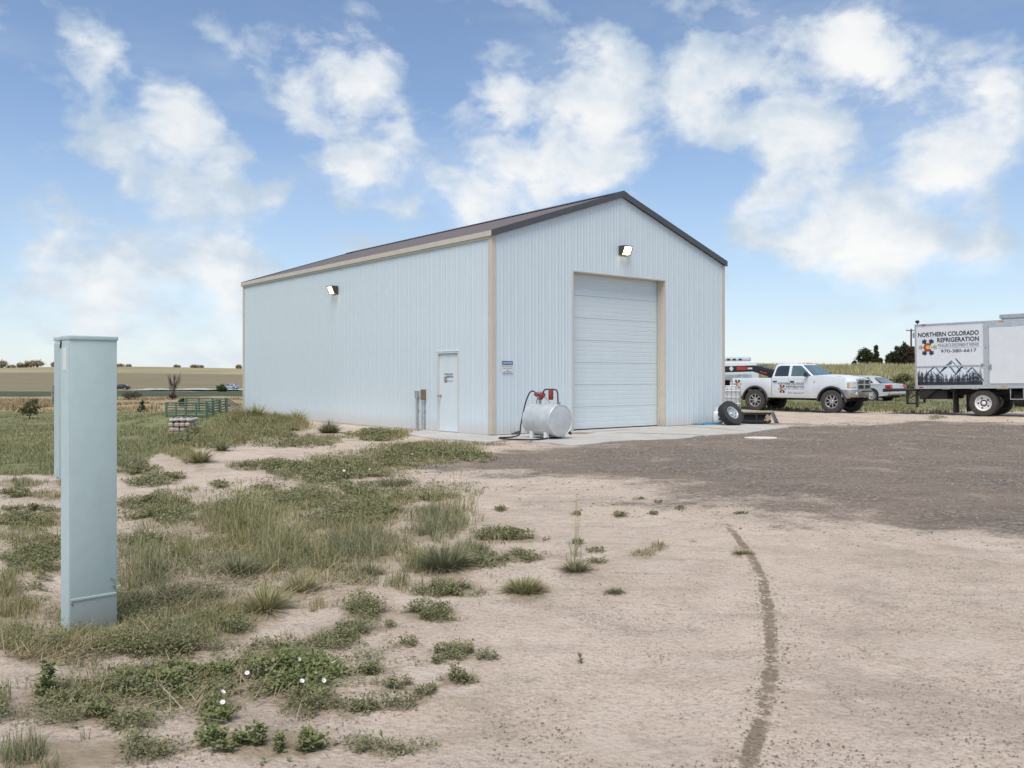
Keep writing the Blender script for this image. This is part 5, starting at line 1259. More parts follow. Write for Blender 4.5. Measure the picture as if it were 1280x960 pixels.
def mural():
    m_sn = mat('mural_snow',(.66,.74,.80),.6); m_bl = mat('mural_blue',(.06,.10,.20),.6); m_sk = mat('mural_haze',(.62,.68,.70),.6); m_tr = mat('mural_trees',(.035,.045,.06),.6)
    mb = MB(); x0,x1,z0 = .07,DX-.11,Z0+.035; y = -.004
    ridge = [(x0,1.70),(.30,1.52),(.52,1.80),(.68,1.92),(.85,1.74),(1.0,1.66),(1.15,1.98),(1.32,2.14),(1.42,2.20),(1.55,2.11),(1.72,1.95),(1.85,1.78),(2.0,1.84),(2.15,1.70),(2.28,1.62),(x1,1.58)]
    mb.cur = 0
    for (a,za),(b,zb_) in zip(ridge,ridge[1:]): mb.add([(a,y,z0),(b,y,z0),(b,y,zb_),(a,y,za)],[(0,1,2,3)])
    r2 = random.Random(3); mb.cur = 1
    def stroke(x,z,dx,dz,w): mb.add([(x,y-.002,z),(x+w,y-.002,z-w*.3),(x+dx+w*.3,y-.002,z+dz),(x+dx,y-.002,z+dz)],[(0,1,2,3)])
    for px_, pz_ in ((.68,1.92),(1.42,2.20),(1.30,2.12),(2.0,1.84),(1.15,1.98),(.55,1.80),(1.70,1.93),(2.15,1.66)):
        for k in range(17):
            s_ = r2.choice((-1,1,1)); l = r2.uniform(.08,.30); o = r2.uniform(0,.30)
            stroke(px_+s_*o*.7, pz_-o-.015, s_*l*.75, -l*.8, r2.uniform(.02,.065))
    mb.cur = 2
    mb.add([(x0,y-.003,z0),(x1,y-.003,z0),(x1,y-.003,z0+.13),(x0,y-.003,z0+.13)],[(0,1,2,3)])
    x = x0
    while x < x1-.03:
        c = abs((x-(x0+x1)/2)/((x1-x0)/2)); h = .20+.24*c*r2.uniform(.6,1.3)+r2.uniform(0,.20); w = r2.uniform(.05,.09)
        for q in range(3):
            f0 = q/3; ww = w*(1-f0*.75)
            mb.add([(max(x0,x-ww/2),y-.004,z0+.05+h*f0),(min(x1,x+ww/2),y-.004,z0+.05+h*f0),(x,y-.004,z0+.05+h*min(1,f0+.5))],[(0,1,2)])
        x += r2.uniform(.022,.05)
    mb.build('mountain_mural',[m_sn,m_bl,m_tr],box,smooth=0)
mural()
# chassis, wheels, platform
mb = MB(); mb.b2(-.1,8.3,.62,.74,.78,.98); mb.b2(-.1,8.3,1.6,1.72,.78,.98)
for x in (.2,1.2,2.2,3.2,4.2,5.2): mb.b2(x,x+.08,.1,BW-.1,.92,1.02)
mb.cyl((2.37,.3,.47),(2.37,2.05,.47),.09,10); mb.lathe([(0,-.25),(.15,-.18),(.22,0),(.15,.18),(0,.25)],14,Matrix.Translation((2.37,1.17,.47)))
mb.prism([(.1,1.0),(.75,1.0),(.35,.66),(.12,.66)],.02,.10); mb.b2(.1,1.1,.12,2.2,.62,.95); mb.b2(2.9,4.6,.8,1.5,.55,.9)
mb.build('chassis', DARK, bt, smooth=0)
mb = MB(); mb.cyl((3.35,.45,.62),(4.75,.45,.62),.28,20); mb.build('fuel_tank', DARK, bt)
mb = MB(); mb.tube([(3.30,.02,1.0),(3.30,.0,.62),(3.72,.0,.62),(3.72,.02,1.0)],.018,6); mb.build('step', GALV, bt, smooth=0)
mb = MB(); mb.b2(1.33,1.36,.03,.66,.10,1.0); mf = mb.build('mud_flap', RUB, bt, (0,0,0), smooth=0)
mb = MB(); mb.b2(1.33,1.36,1.7,2.32,.10,1.0); mb.build('mud_flap', RUB, bt, smooth=0)
ty = tyre_mesh(.475,.24,.285,TYRE,32); rm = rim_disc(.29,.24,WHTP,DARK,5,.1,.075,.64,.035); rm2 = rim_disc(.29,.24,WHTP,DARK,5,-.5,.09,.64,.035)
for y,f_,r_ in ((.16,1,rm),(.44,1,rm2),(2.19,-1,rm),(1.91,-1,rm2)): wheel(bt,(2.37,y,.475),ty,r_,.12,.24,f_,.4)
for y,f_ in ((.2,1),(2.15,-1)): wheel(bt,(7.2,y,.475),ty,rm,.1,.24,f_)
mb = MB(); mb.prism([(BL+.12,.75),(8.35,.75),(8.45,.95),(8.42,1.45),(7.75,1.62),(7.25,2.45),(7.0,2.55),(BL+.15,2.55)],.12,2.23); cabt = mb.build('cab', WHT, bt, bevel=.06, seg=3)
mb = MB(); mb.add([(7.80,.3,1.62),(7.80,2.05,1.62),(7.30,1.95,2.40),(7.30,.4,2.40)],[(0,1,2,3)],Matrix.Translation((.03,0,.02))); mb.build('windshield', GLZ, cabt, smooth=0)
mb = MB(); mb.prism([(6.4,1.6),(7.55,1.6),(7.2,2.35),(6.4,2.35)],.105,.13); mb.build('window', GLZ, cabt, smooth=0)
mb = MB(); mb.b2(8.4,8.55,.1,2.25,.55,.8); mb.build('front_bumper', CHRD, bt, bevel=.02)
for y in (.4,1.95): mb = MB(); mb.b2(8.36,8.47,y-.14,y+.14,1.0,1.22); mb.build('headlight', LENS, bt, bevel=.015)
mb = MB(); mb.b2(-1.28,-.02,.10,2.2,.93,1.02); mb.b2(-1.30,-1.20,.05,2.25,.91,1.04); plat = mb.build('lift_platform', BLK, bt, smooth=0, bevel=.008, seg=1)
mb = MB(); mb.b2(-.42,-.34,.12,.20,.42,.93); mb.b2(-.42,-.02,.12,.18,.42,.48); mb.b2(-.06,.02,.12,.22,.3,1.0); mb.tube([(-.38,.15,.62),(-.02,.15,.80)],.02,6); mb.b2(-.42,-.34,2.1,2.18,.42,.93); mb.b2(-.42,-.34,.12,2.18,.42,.47); mb.build('platform_frame', BLK, plat, smooth=0)
# ------------------------------------------------------------------ foliage geometry
class Tris:
    def __init__(s): s.v=[]; s.f3=[]; s.f4=[]; s.c=[]; s.n=0
    def add(s, v, f, c):                      # v (n,k,3), f list of index tuples in k, c (n,3) or (n,k,3)
        n,k,_ = v.shape; base = s.n + np.arange(n)[:,None]*k
        for q in f:
            (s.f3 if len(q)==3 else s.f4).append(base + np.array(q)[None,:])
        s.v.append(v.reshape(-1,3)); c = np.asarray(c); 
        if c.ndim == 2: c = np.repeat(c[:,None,:],k,1)
        s.c.append(c.reshape(-1,3)); s.n += n*k
    def mesh(s, name, m, origin=(0,0,0)):
        v = np.concatenate(s.v)-np.array(origin)[None]; c = np.concatenate(s.c)
        f3 = np.concatenate(s.f3) if s.f3 else np.zeros((0,3),int); f4 = np.concatenate(s.f4) if s.f4 else np.zeros((0,4),int)
        me = bpy.data.meshes.new(name); me.vertices.add(len(v)); me.vertices.foreach_set('co', v.ravel().astype(np.float32))
        li = np.concatenate([f3.ravel(), f4.ravel()]).astype(np.int32); me.loops.add(len(li)); me.loops.foreach_set('vertex_index', li)
        st = np.concatenate([np.arange(len(f3))*3, len(f3)*3+np.arange(len(f4))*4]).astype(np.int32); me.polygons.add(len(st)); me.polygons.foreach_set('loop_start', st)
        a = me.attributes.new('tint','FLOAT_COLOR','POINT'); a.data.foreach_set('color', np.concatenate([np.clip(c,0,1), np.ones((len(c),1))],1).ravel().astype(np.float32))
        me.materials.append(m); me.update(calc_edges=True); return me
    def build(s, name, m=None, origin=(0,0,0), parent=None, **k): return link_mesh(name, s.mesh(name, m or LEAF, origin), parent, origin, **k)

GREENS = np.array([(.24,.245,.095),(.29,.285,.12),(.20,.225,.095),(.33,.31,.15),(.38,.33,.19)])
BLUEG = np.array([(.22,.24,.135),(.255,.27,.155),(.19,.22,.115),(.31,.30,.175)])
STRAW = np.array([(.40,.33,.20),(.46,.39,.26),(.33,.26,.16)])
SEEDC = np.array([(.36,.36,.17),(.42,.40,.21),(.30,.31,.14)])
MATC = np.array([(.195,.21,.095),(.24,.245,.125),(.29,.275,.155),(.165,.185,.085)])
BINDC = np.array([(.19,.225,.085),(.225,.26,.105),(.16,.195,.075)])
def pick(P, n): return P[rs.randint(0,len(P),n)]*(1+rs.uniform(-.18,.18,(n,1)))
def blades(T, x, y, z, h, w, az, lean, col, tipcol=None, curl=.5):
    n = len(x); d = np.stack([np.cos(az), np.sin(az)],-1); sd_ = np.stack([-np.sin(az+rs.uniform(-.8,.8,n)), np.cos(az)],-1)
    v = np.zeros((n,5,3)); hx = h*np.sin(lean); hz_ = h*np.cos(lean)
    for i,(u,ww) in enumerate(((0,1),(0,-1),(.55,.8),(.55,-.8),(1,0))):
        b = u*hx + curl*u*u*hx*.7; zz = u*hz_ - curl*u*u*hx*.45
        v[:,i,0] = x + d[:,0]*b + sd_[:,0]*ww*w/2; v[:,i,1] = y + d[:,1]*b + sd_[:,1]*ww*w/2; v[:,i,2] = z - .01 + np.maximum(zz, .004*u)
    c = np.repeat(col[:,None,:],5,1)
    c[:,4] = tipcol if tipcol is not None else c[:,4]*1.15
    T.add(v, [(0,1,3,2),(2,3,4)], c)
def leaves(T, x, y, z, l, w, az, tilt, col, fold=.25):
    n = len(x); d = np.stack([np.cos(az)*np.cos(tilt), np.sin(az)*np.cos(tilt), np.sin(tilt)],-1); s = np.stack([-np.sin(az), np.cos(az), np.zeros(n)],-1)
    roll = rs.uniform(-.6,.6,n); up = np.cross(d, s); s = s*np.cos(roll)[:,None]+up*np.sin(roll)[:,None]; up = np.cross(d, s)
    o = np.stack([x,y,z],-1); v = np.zeros((n,6,3)); L = l[:,None]; Wd = w[:,None]
    v[:,0]=o; v[:,1]=o+d*L*.35+s*Wd*.5-up*Wd*fold*.4*-1; v[:,2]=o+d*L*.75+s*Wd*.38+up*Wd*fold*.3; v[:,3]=o+d*L; v[:,4]=o+d*L*.75-s*Wd*.38+up*Wd*fold*.3; v[:,5]=o+d*L*.35-s*Wd*.5+up*Wd*fold*.4
    c = np.repeat(col[:,None,:],6,1); c[:,3]*=1.1
    T.add(v, [(0,1,2,3),(0,3,4,5)], c)
def spots(e, n, fall=1.0, clump=0.55, freq=3.0):
    """n ground points spread over an entry's patch, thinner to its edge and broken by clumps."""
    cx,cy,rx_,ry_ = e[1:5]; out = []
    c = gp(cx, min(cy, 1200)); D = c.y
    need = n; tries = 0
    X=[];Y=[];Z=[];Q=[]
    while need > 0 and tries < 8:
        m = int(need*2.6)+20; r = np.sqrt(rs.rand(m)); a = rs.rand(m)*2*PI
        r = r*(1+.30*np.sin(a*3+cx)+.2*np.sin(a*5+cy))
        px = cx+rx_*r*np.cos(a); py = cy+ry_*r*np.sin(a); py = np.maximum(py, 487)
        x,y,z = gpn(px,py)
        nz = fbm(x*freq+cx, y*freq, 3)
        k = (rs.rand(m) < (1-fall*r**2*.75)) & (nz > clump*(.55+.35*r))
        X.append(x[k]);Y.append(y[k]);Z.append(z[k]);Q.append(r[k]); need -= k.sum(); tries += 1
    X,Y,Z,Q=[np.concatenate(q)[:n] for q in (X,Y,Z,Q)]
    if 60 < cy and 640 < cy: k = ~((np.abs(X-ped.location.x) < .22) & (Y < ped.location.y+.1) & (Y > ped.location.y-.34) & (rs.rand(len(X)) < .72)); X,Y,Z,Q = X[k],Y[k],Z[k],Q[k]
    return X,Y,Z,Q,D
def plant(T, e):
    kind,cx,cy,rx_,ry_,h,den = e[:7]
    c = gp(cx,cy); D = max(c.y, 3); W_ = rx_*D/F
    L_ = abs(gp(cx,cy-ry_*.9).y-gp(cx,cy+ry_*.9).y)/1.8 if ry_ > 2 else .1
    A = PI*W_*min(L_, 4*W_+.4)
    lod = max(1, D/5.0)                        # farther plants get fewer, broader blades
    if kind in ('grass','seed'):
        n = int(min(5200, A*2600*den/lod**1.3))+12
        if kind == 'seed': n = int(n*.55)+8
        x,y,z,q,_ = spots(e,n,clump=.0 if len(e)>7 else .55); n=len(x)
        pal = GREENS if kind=='seed' or (cx+cy)%3 else BLUEG
        col = pick(pal,n); dry = rs.rand(n)<.26; col[dry]=pick(STRAW,dry.sum())
        hh = h*(.45+.65*rs.rand(n))*(1-.35*q**2); blades(T,x,y,z,hh,.0038*lod**.8*(.7+.6*rs.rand(n)),rs.rand(n)*2*PI,np.abs(rs.normal(.35,.28,n)),col)
        if kind == 'seed':
            m = max(6,int(n*.12)); i = rs.randint(0,n,m); hs = h*(1.0+.6*rs.rand(m)); az = rs.normal(.4,.9,m); ln = np.abs(rs.normal(.12,.09,m))
            blades(T,x[i],y[i],z[i],hs,.0032*lod**.8*np.ones(m),az,ln,pick(SEEDC,m),curl=.2)
            l = hs*(.28+.14*rs.rand(m)); bx = hs*.80*np.sin(ln)*1.1; leaves(T,x[i]+np.cos(az)*bx,y[i]+np.sin(az)*bx,z[i]+hs*.74*np.cos(ln),l,.0065*lod**.6*np.ones(m),az,PI/2-ln-.08,pick(SEEDC,m))
    elif kind == 'tuft':
        n = int(min(1200, 300*den*max(.3,W_/.12)/lod**.7))+30; a = rs.rand(n)*2*PI; r = np.sqrt(rs.rand(n))*W_*.42
        x = c.x+np.cos(a)*r; y = c.y+np.sin(a)*r*.9; z = ground_z(x,y); az = a+rs.normal(0,.55,n)
        hh = h*(.55+.6*rs.rand(n)); pal = BLUEG*.85 if cx%2 else GREENS
        if cx in (372,): pal = np.array([(.30,.30,.03),(.20,.22,.04),(.36,.33,.04)])
        col = pick(pal,n); dry = rs.rand(n)<.14; col[dry]=pick(STRAW,dry.sum())
        blades(T,x,y,z,hh,.0060*lod**.75*(.7+.6*rs.rand(n)),az,np.clip(.15+1.0*(r/(W_*.42+1e-6))+rs.normal(0,.2,n),0,1.35),col)
        if cx == 721:
            m=9; blades(T,c.x+rs.normal(0,.03,m),c.y+rs.normal(0,.03,m),np.full(m,c.z),h*(1.6+1.0*rs.rand(m)),np.full(m,.004),rs.rand(m)*6.28,np.abs(rs.normal(.25,.15,m)),pick(STRAW,m),curl=.2)
    elif kind == 'straw':
        n = int(min(1400, A*900*den/lod))+14; x,y,z,q,_ = spots(e,n,clump=.4); n=len(x)
        blades(T,x,y,z+.005+.03*rs.rand(n),(.08+.16*rs.rand(n)),.004*lod**.5*np.ones(n),rs.normal(.5,1.1,n),rs.uniform(1.0,1.5,n),pick(STRAW,n),curl=.1)
    elif kind in ('mat','bind','cockle'):
        if kind=='mat': ll,ww,pal,dn = .017,.0075,MATC,5200
        elif kind=='bind': ll,ww,pal,dn = .021,.0135,BINDC,4200
        else: ll,ww,pal,dn = .040,.022,BINDC*.9,1500
        n = int(min(6500 if kind=='mat' else 5600, A*dn*1.35*den/lod**1.6))+24
        x,y,z,q,_ = spots(e,n,clump=.62,freq=6.5 if kind=='mat' else 5); n=len(x)
        s_ = lod**.85; zz = z+.004+rs.rand(n)**1.4*h*(1-.7*np.clip(q,0,1.2)**2)*(.5+fbm(x*9,y*9,2))
        col = pick(pal,n); dry = rs.rand(n)<.06; col[dry]=pick(STRAW,dry.sum())*.8
        leaves(T,x,y,np.maximum(zz,z+.003),ll*s_*(.6+.8*rs.rand(n)),ww*s_*(.7+.6*rs.rand(n)),rs.rand(n)*2*PI,rs.normal(.30,.38,n),col)
        m = n//9; i = rs.randint(0,n,m); blades(T,x[i],y[i],z[i],h*(.7+.8*rs.rand(m)),.003*lod**.7*np.ones(m),rs.rand(m)*6.28,rs.uniform(.7,1.45,m),pick(np.array([(.16,.13,.07),(.20,.15,.09)]),m))
    return c
def flower_mesh():
    mb = MB(); n=10; mb.cur=0
    vs=[(0,0,0)]+[(.008*math.cos(2*PI*i/n),.008*math.sin(2*PI*i/n),.009) for i in range(n)]+[((.017+.002*(i%2))*math.cos(2*PI*i/n),(.017+.002*(i%2))*math.sin(2*PI*i/n),.013) for i in range(n)]
    mb.add(vs,[(0,1+i,1+(i+1)%n) for i in range(n)]+[(1+i,11+i,11+(i+1)%n,1+(i+1)%n) for i in range(n)]); mb.cur=1
    mb.lathe([(0,.006),(.004,.009),(0,.013)],6); return mb.mesh('flower',[mat('petal',(.78,.74,.76),.6,0,.05,40),mat('stamen',(.6,.5,.2),.6)],60)
FM = flower_mesh()
def flowers(parent, pts, lift, sc=1.0):
    for px,py in pts:
        q = gp(px,py,lift); inv = parent.matrix_world
        o = link_mesh('flower',FM,parent,Vector((q.x,q.y,q.z+lift))-parent.location,(rnd.uniform(-.2,.6)+.5,rnd.uniform(-.4,.4),rnd.random()*6)); o.scale=(sc*.62,)*3
NAMES = dict(seed='grass_clump', tuft='grass_tuft', mat='creeping_weed', bind='bindweed', cockle='broad_leaved_weed', grass='grass_clump')
ground_cover = Tris(); creeping = Tris()
for e in VEG:
    if len(e) > 7:
        T = Tris(); c = plant(T, e); c = tuple(c)
        o = T.build(NAMES[e[0]], None, c); tag(o, e[7], {'bind':'weed','mat':'weed','cockle':'weed'}.get(e[0],'grass'))
        if e[0]=='bind' and e[1]==370: flowers(o, [(309,842),(322,841),(363,822),(373,825),(384,851),(377,852),(404,851),(418,829),(337,838)], .06)
        if e[0]=='bind' and e[1]==272: flowers(o, [(278,879)], .08)
    else: plant(creeping if e[0] in ('mat','bind','cockle') else ground_cover, e)
tag(ground_cover.build('weeds'), kind='stuff')
cw = creeping.build('ground_cover'); tag(cw, kind='stuff')
flowers(cw, [(127,837),(164,853),(181,832),(188,832),(214,830),(278,866)], .07)
for px,py in ((455,572),(512,566),(515,569),(528,568),(430,590),(440,593),(480,577),(495,590),(463,588),(520,575),(410,577),(545,569)):
    q = gp(px,py,.06); o = link_mesh('flower',FM,cw,(q.x,q.y,q.z+.07),(.7,0,rnd.random()*6)); o.scale=(1.15,)*3
# pasture grass on the left
T = Tris()
n = 105000; a = rs.uniform(-.62,-.27,n); D = 13*(108/13.)**rs.rand(n); x = a*D; y = D; zz = ground_z(x,y)
ne = np.interp(a,[-.62,-.52,-.43,-.36,-.30],[12.2,12.6,15.5,21.0,24.0]); k = (y-ne+(fbm(x*.25,y*.25,4)-.5)*7 > -.6) & (fbm(x*.9,y*.9,3) > .33) & ((fbm(x*.3+40,y*.3,3) > .36) | (y < 22))
x,y,zz = x[k],y[k],zz[k]; n=len(x); lod=np.maximum(1,y/9)
pg = np.array([(.20,.225,.095),(.235,.25,.12),(.175,.20,.085),(.31,.275,.17),(.26,.285,.12),(.36,.31,.20)])
col = pick(pg,n); tt = fbm(x*.13+5,y*.13,3)[:,None]; col = col*(1-.0*tt)+ (tt>.56)*np.array([[.05,.03,.02]])
blades(T,x,y,zz,(.05+.09*rs.rand(n))*(.7+.3*lod**.3),.0062*lod,rs.rand(n)*6.28,np.abs(rs.normal(.5,.3,n)),col)
tag(T.build('pasture_grass'), kind='stuff')
# tall dry grass on the bank at the right, and straw grass in the valley
T = Tris(); n=46000; a=rs.uniform(.10,.62,n); D=rs.uniform(55,97,n); x=a*D; y=D; zz=ground_z(x,y); tone=fbm(x*.22,y*.08,3)
bank = np.array([(.37,.36,.18),(.43,.40,.22),(.31,.33,.15),(.47,.41,.25),(.34,.29,.17)])
col=pick(bank,n)*(.80+.4*tone[:,None]); blades(T,x,y,zz,.30+.40*rs.rand(n)*(.6+.8*tone),.05+.03*rs.rand(n),rs.rand(n)*6.28,np.abs(rs.normal(.18,.15,n)),col,col*1.15)
n=16000; a=rs.uniform(.18,.62,n); D=rs.uniform(36,57,n); x=a*D; y=D; k=(fbm(x*.5,y*.5,3)>.47)&(y>36+9*(fbm(x*.35,y*.2,3)-.32)); x,y=x[k],y[k]; n=len(x); zz=ground_z(x,y)
blades(T,x,y,zz,.08+.14*rs.rand(n),.03+.02*rs.rand(n),rs.rand(n)*6.28,np.abs(rs.normal(.4,.3,n)),pick(pg,n)); tag(T.build('bank_grass'),kind='stuff')
T = Tris(); n=26000; a=rs.uniform(-.62,-.26,n); D=rs.uniform(110,172,n); x=a*D;y=D;zz=ground_z(x,y); k=fbm(x*.06,y*.06,3)>.44; x,y,zz=x[k],y[k],zz[k]; n=len(x)
col=pick(np.array([(.38,.30,.17),(.45,.36,.22),(.33,.25,.14)]),n); blades(T,x,y,zz,.22+.4*rs.rand(n),.12+.07*rs.rand(n),rs.rand(n)*6.28,np.abs(rs.normal(.25,.2,n)),col); tag(T.build('straw_grass'),kind='stuff')

# ------------------------------------------------------------------ loose stones
def stones(name, n, gen, smin, smax, cols):
    T = Tris(); x,y = gen(n); n=len(x); z=ground_z(x,y); s=smin+(smax-smin)*rs.rand(n)**3*np.maximum(.8,y/9)
    base = np.array([(1,0,0),(.31,.95,0),(-.81,.59,0),(-.81,-.59,0),(.31,-.95,0),(.1,.05,.75),(0,0,-.2)])
    v = base[None]*(1+rs.uniform(-.3,.3,(n,7,1))); an=rs.rand(n)*6.28; c_,s_=np.cos(an),np.sin(an); X=v[:,:,0]*c_[:,None]-v[:,:,1]*s_[:,None]; Y=v[:,:,0]*s_[:,None]+v[:,:,1]*c_[:,None]
    asp=rs.uniform(.6,1,n); v=np.stack([X,Y*asp[:,None],v[:,:,2]*rs.uniform(.5,.9,n)[:,None]],-1)*s[:,None,None]+np.stack([x,y,z+.004],-1)[:,None]
    T.add(v,[(0,1,5),(1,2,5),(2,3,5),(3,4,5),(4,0,5)],pick(cols,n)); tag(T.build(name,attr_mat('stone_chips',.9,0)),kind='stuff')
def g1(n):
    a=rs.uniform(-.20,.62,n); D=7.5*(32/7.5)**rs.rand(n); x=a*D; w_=w_gravel(x,D); s,t=blocal(x,D); k=(rs.rand(n)<w_)&~((s>-.1)&(t>-1.9)&(s<GW+1.5)); k&=~inpoly(x,D,[tuple(q) for q in SLAB]); return x[k],D[k]
stones('gravel_stones',38000,g1,.006,.020,np.array([(.16,.135,.11),(.22,.185,.155),(.12,.10,.08),(.30,.265,.23),(.25,.20,.155)]))
def g2(n):
    a=rs.uniform(-.62,.62,n); D=2.6*(16/2.6)**rs.rand(n); x=a*D; k=fbm(x*1.3,D*1.3,3)>.46+.10*(a<-.1); k&=w_gravel(x,D)<.8; return x[k],D[k]
stones('pebbles',52000,g2,.0022,.0080,np.array([(.22,.18,.15),(.30,.25,.21),(.16,.13,.11),(.42,.37,.33),(.24,.17,.13)]))

# ------------------------------------------------------------------ trees and far things
def tree(name, px, py_base, hpx, wpx, label, cols, dens=1.0, trunk=.18, D=None, leaf=None, shape='round', group=None, bare=False, cat='tree', seed=0):
    r = np.random.RandomState(seed+int(px*7)); q = gp(px,py_base)
    if D: q = Vector(((px-640)/F*D, D, float(ground_z((px-640)/F*D, D))))
    m = q.y/F; H_ = hpx*m; W_ = wpx*m/2; t = empty(name, q, label=label, cat=cat, group=group)
    mb = MB(); mb.tube([(0,0,-.1),(0.02*H_,0,H_*.25),(-.01*H_,.01*H_,H_*.55),(0,0,H_*.85)],[H_*.03,H_*.024,H_*.014,H_*.004],7)
    tips=[]
    for k in range(14 if not bare else 26):
        a = k*2.4+r.rand(); z0 = H_*(.15+.6*r.rand()) if shape!='cone' else H_*(.1+.85*k/14)
        if bare: z0 = H_*(.15+.35*r.rand())
        l = W_*(.5+.5*r.rand())*(1.0 if shape!='cone' else 1-z0/H_*.9); e = (math.cos(a)*l, math.sin(a)*l, z0+(H_*(.22+.3*r.rand()) if bare else H_*.15 if shape!='cone' else -.02*H_))
        e = (e[0],e[1],min(e[2],H_)); mid = (e[0]*.45, e[1]*.45, z0+(e[2]-z0)*.35+.02*H_); rr = H_*.010
        mb.tube([(0,0,z0),mid,e],[rr,rr*.6,rr*.25],5); tips.append(e)
        if bare:
            for j in range(3): b = a+r.uniform(-.9,.9); mb.tube([mid,(mid[0]+math.cos(b)*l*.4,mid[1]+math.sin(b)*l*.4,min(H_,mid[2]+H_*(.12+.2*r.rand())))],[rr*.5,rr*.2],4)
    mb.build('trunk', BARK, t)
    if bare: return t
    T = Tris(); nc = int(46*dens); lf = leaf or max(.06, H_*.045)
    for k in range(nc):
        if shape=='cone':
            z0 = H_*(.05+.93*r.rand()); R0 = W_*(1-z0/H_)**.85*(.55+.5*r.rand()); a=r.rand()*6.28; c=(math.cos(a)*R0,math.sin(a)*R0,z0); rad=W_*.20
        else:
            u = r.normal(0,1,3); u/=np.linalg.norm(u); R0=(.35+.65*r.rand()**.5); c=(u[0]*W_*R0,u[1]*W_*R0,H_*(.56+.40*u[2]*R0*(1 if shape=='round' else .9))); rad=W_*(.20+.16*r.rand())
            if shape=='bush': c=(c[0],c[1],H_*(.45+.45*u[2]*R0))
        n=int(34*dens); p_=r.normal(0,.5,(n,3))*rad; col = pick(cols,n)*(.75+.5*r.rand())
        leaves(T,c[0]+p_[:,0],c[1]+p_[:,1],np.maximum(.02,c[2]+p_[:,2]*.8),lf*(.6+.8*r.rand(n)),lf*.6*(.6+.8*r.rand(n)),r.rand(n)*6.28,r.normal(.0 if shape!='cone' else -.1,.6,n),col)
    T.build('crown', LEAF, (0,0,0), t); return t
DKT = np.array([(.075,.095,.045),(.10,.115,.055),(.07,.08,.045),(.13,.13,.07)])
PINE = np.array([(.06,.095,.04),(.085,.12,.055),(.05,.075,.035)])
FART = np.array([(.42,.37,.25),(.48,.40,.28),(.38,.34,.22)])
OLV = np.array([(.14,.15,.065),(.17,.17,.08),(.11,.12,.055)])
GRY = np.array([(.15,.155,.12),(.19,.18,.14),(.12,.12,.09)])
tree('sapling',37,524,26,22,'small sparse leafy sapling at the left edge of the pasture',OLV,.8,leaf=.16)
tree('spruce_tree',177.5,515.5,15.5,12,'small dark green spruce between the pedestal and the corral',PINE,1.0,shape='cone',leaf=.10)
tree('shrub',165,500,12,23,'rounded grey shrub in the straw grass beside the pedestal',GRY,1.1,shape='bush',leaf=.22,cat='shrub')
tree('shrub',228.5,508,11,10,'dark upright shrub behind the green corral panel',np.array([(.09,.08,.05),(.12,.10,.07)]),.9,shape='bush',leaf=.18,cat='shrub')
tree('bare_tree',217.5,501,36,22,'bare leafless tree standing in the straw grass',DKT,bare=True,D=168)
tree('shrub',217,501,9,9,'tangled brown brush at the foot of the bare tree',np.array([(.17,.13,.09),(.21,.16,.11)]),.8,shape='bush',D=166,leaf=.25,cat='shrub')
tree('shrub',277,492,9,12,'bright green bush beside the far pale road',np.array([(.11,.15,.05),(.13,.18,.06)]),.9,shape='bush',D=226,leaf=.35,cat='shrub')
for i,(px,w_,h_,lb) in enumerate([(2,15,9,'lone round tree on the ridge at the far left'),(46,15,9,'taller autumn tree at the right of the ridge clump'),(38,13,8,'middle tree of the ridge clump left of the pedestal'),(28,13,5.5,'low leftmost tree of the ridge clump left of the pedestal'),(68,7,5.5,'small ridge tree just behind the pedestal edge'),(150,9,2.4,'low ridge bush immediately right of the pedestal top'),(160,6,2.2,'small ridge bush second right of the pedestal'),(221,7,2.2,'ridge bush above the bare tree'),(243,8,2.6,'ridge bush left of the pair near the shop'),(251,6,2.2,'ridge bush right of the pair near the shop'),(299,7,4.5,'ridge tree touching the left edge of the shop'),(14,9,3,'low bush on the ridge between the lone tree and the clump')]):
    tree('distant_tree',px,461,h_,w_,lb,FART,.9,D=556,leaf=.8,shape='bush' if h_<6 else 'round',group='trees along the far ridge')
for i,(px,b,h_,w_,D,shp,lb) in enumerate([(1080,453,20,15,120,'round','bushy dark tree at the left of the pair above the dry bank'),(1095,453,22,9,122,'cone','narrow pointed evergreen right of the bushy tree above the bank'),(1088,453,14,12,124,'round','low dark tree between the bushy one and the pointed evergreen'),(1100,453,9,5,118,'bush','small bush at the right end of the left tree group'),(1117,453,17,13,122,'round','left tree of the group beside the utility pole'),(1125,453,24,12,125,'round','middle tree of the group beside the utility pole'),(1132,453,26,13,121,'round','tallest tree of the group beside the utility pole'),(1139,453,23,8,119,'round','reddish tree at the foot of the utility pole'),(1109.5,453,10,6,120,'cone','little sapling left of the group beside the utility pole'),(1068,454,5,3,116,'bush','tiny bush on the bank skyline above the pickup hood')]):
    cols = np.array([(.13,.085,.06),(.16,.11,.08)]) if px==1139 else DKT
    tree('bank_tree',px,b,h_*1.15+6,w_*1.2,lb,cols,1.6,D=D,leaf=.22,shape=shp,group='trees above the dry grass bank')
tree('conifer_shrub',1127,490,35,30,'bushy green young conifer between the sedan and the box truck',np.array([(.16,.18,.08),(.20,.21,.10),(.25,.24,.13)]),1.5,D=54,leaf=.11,shape='bush')
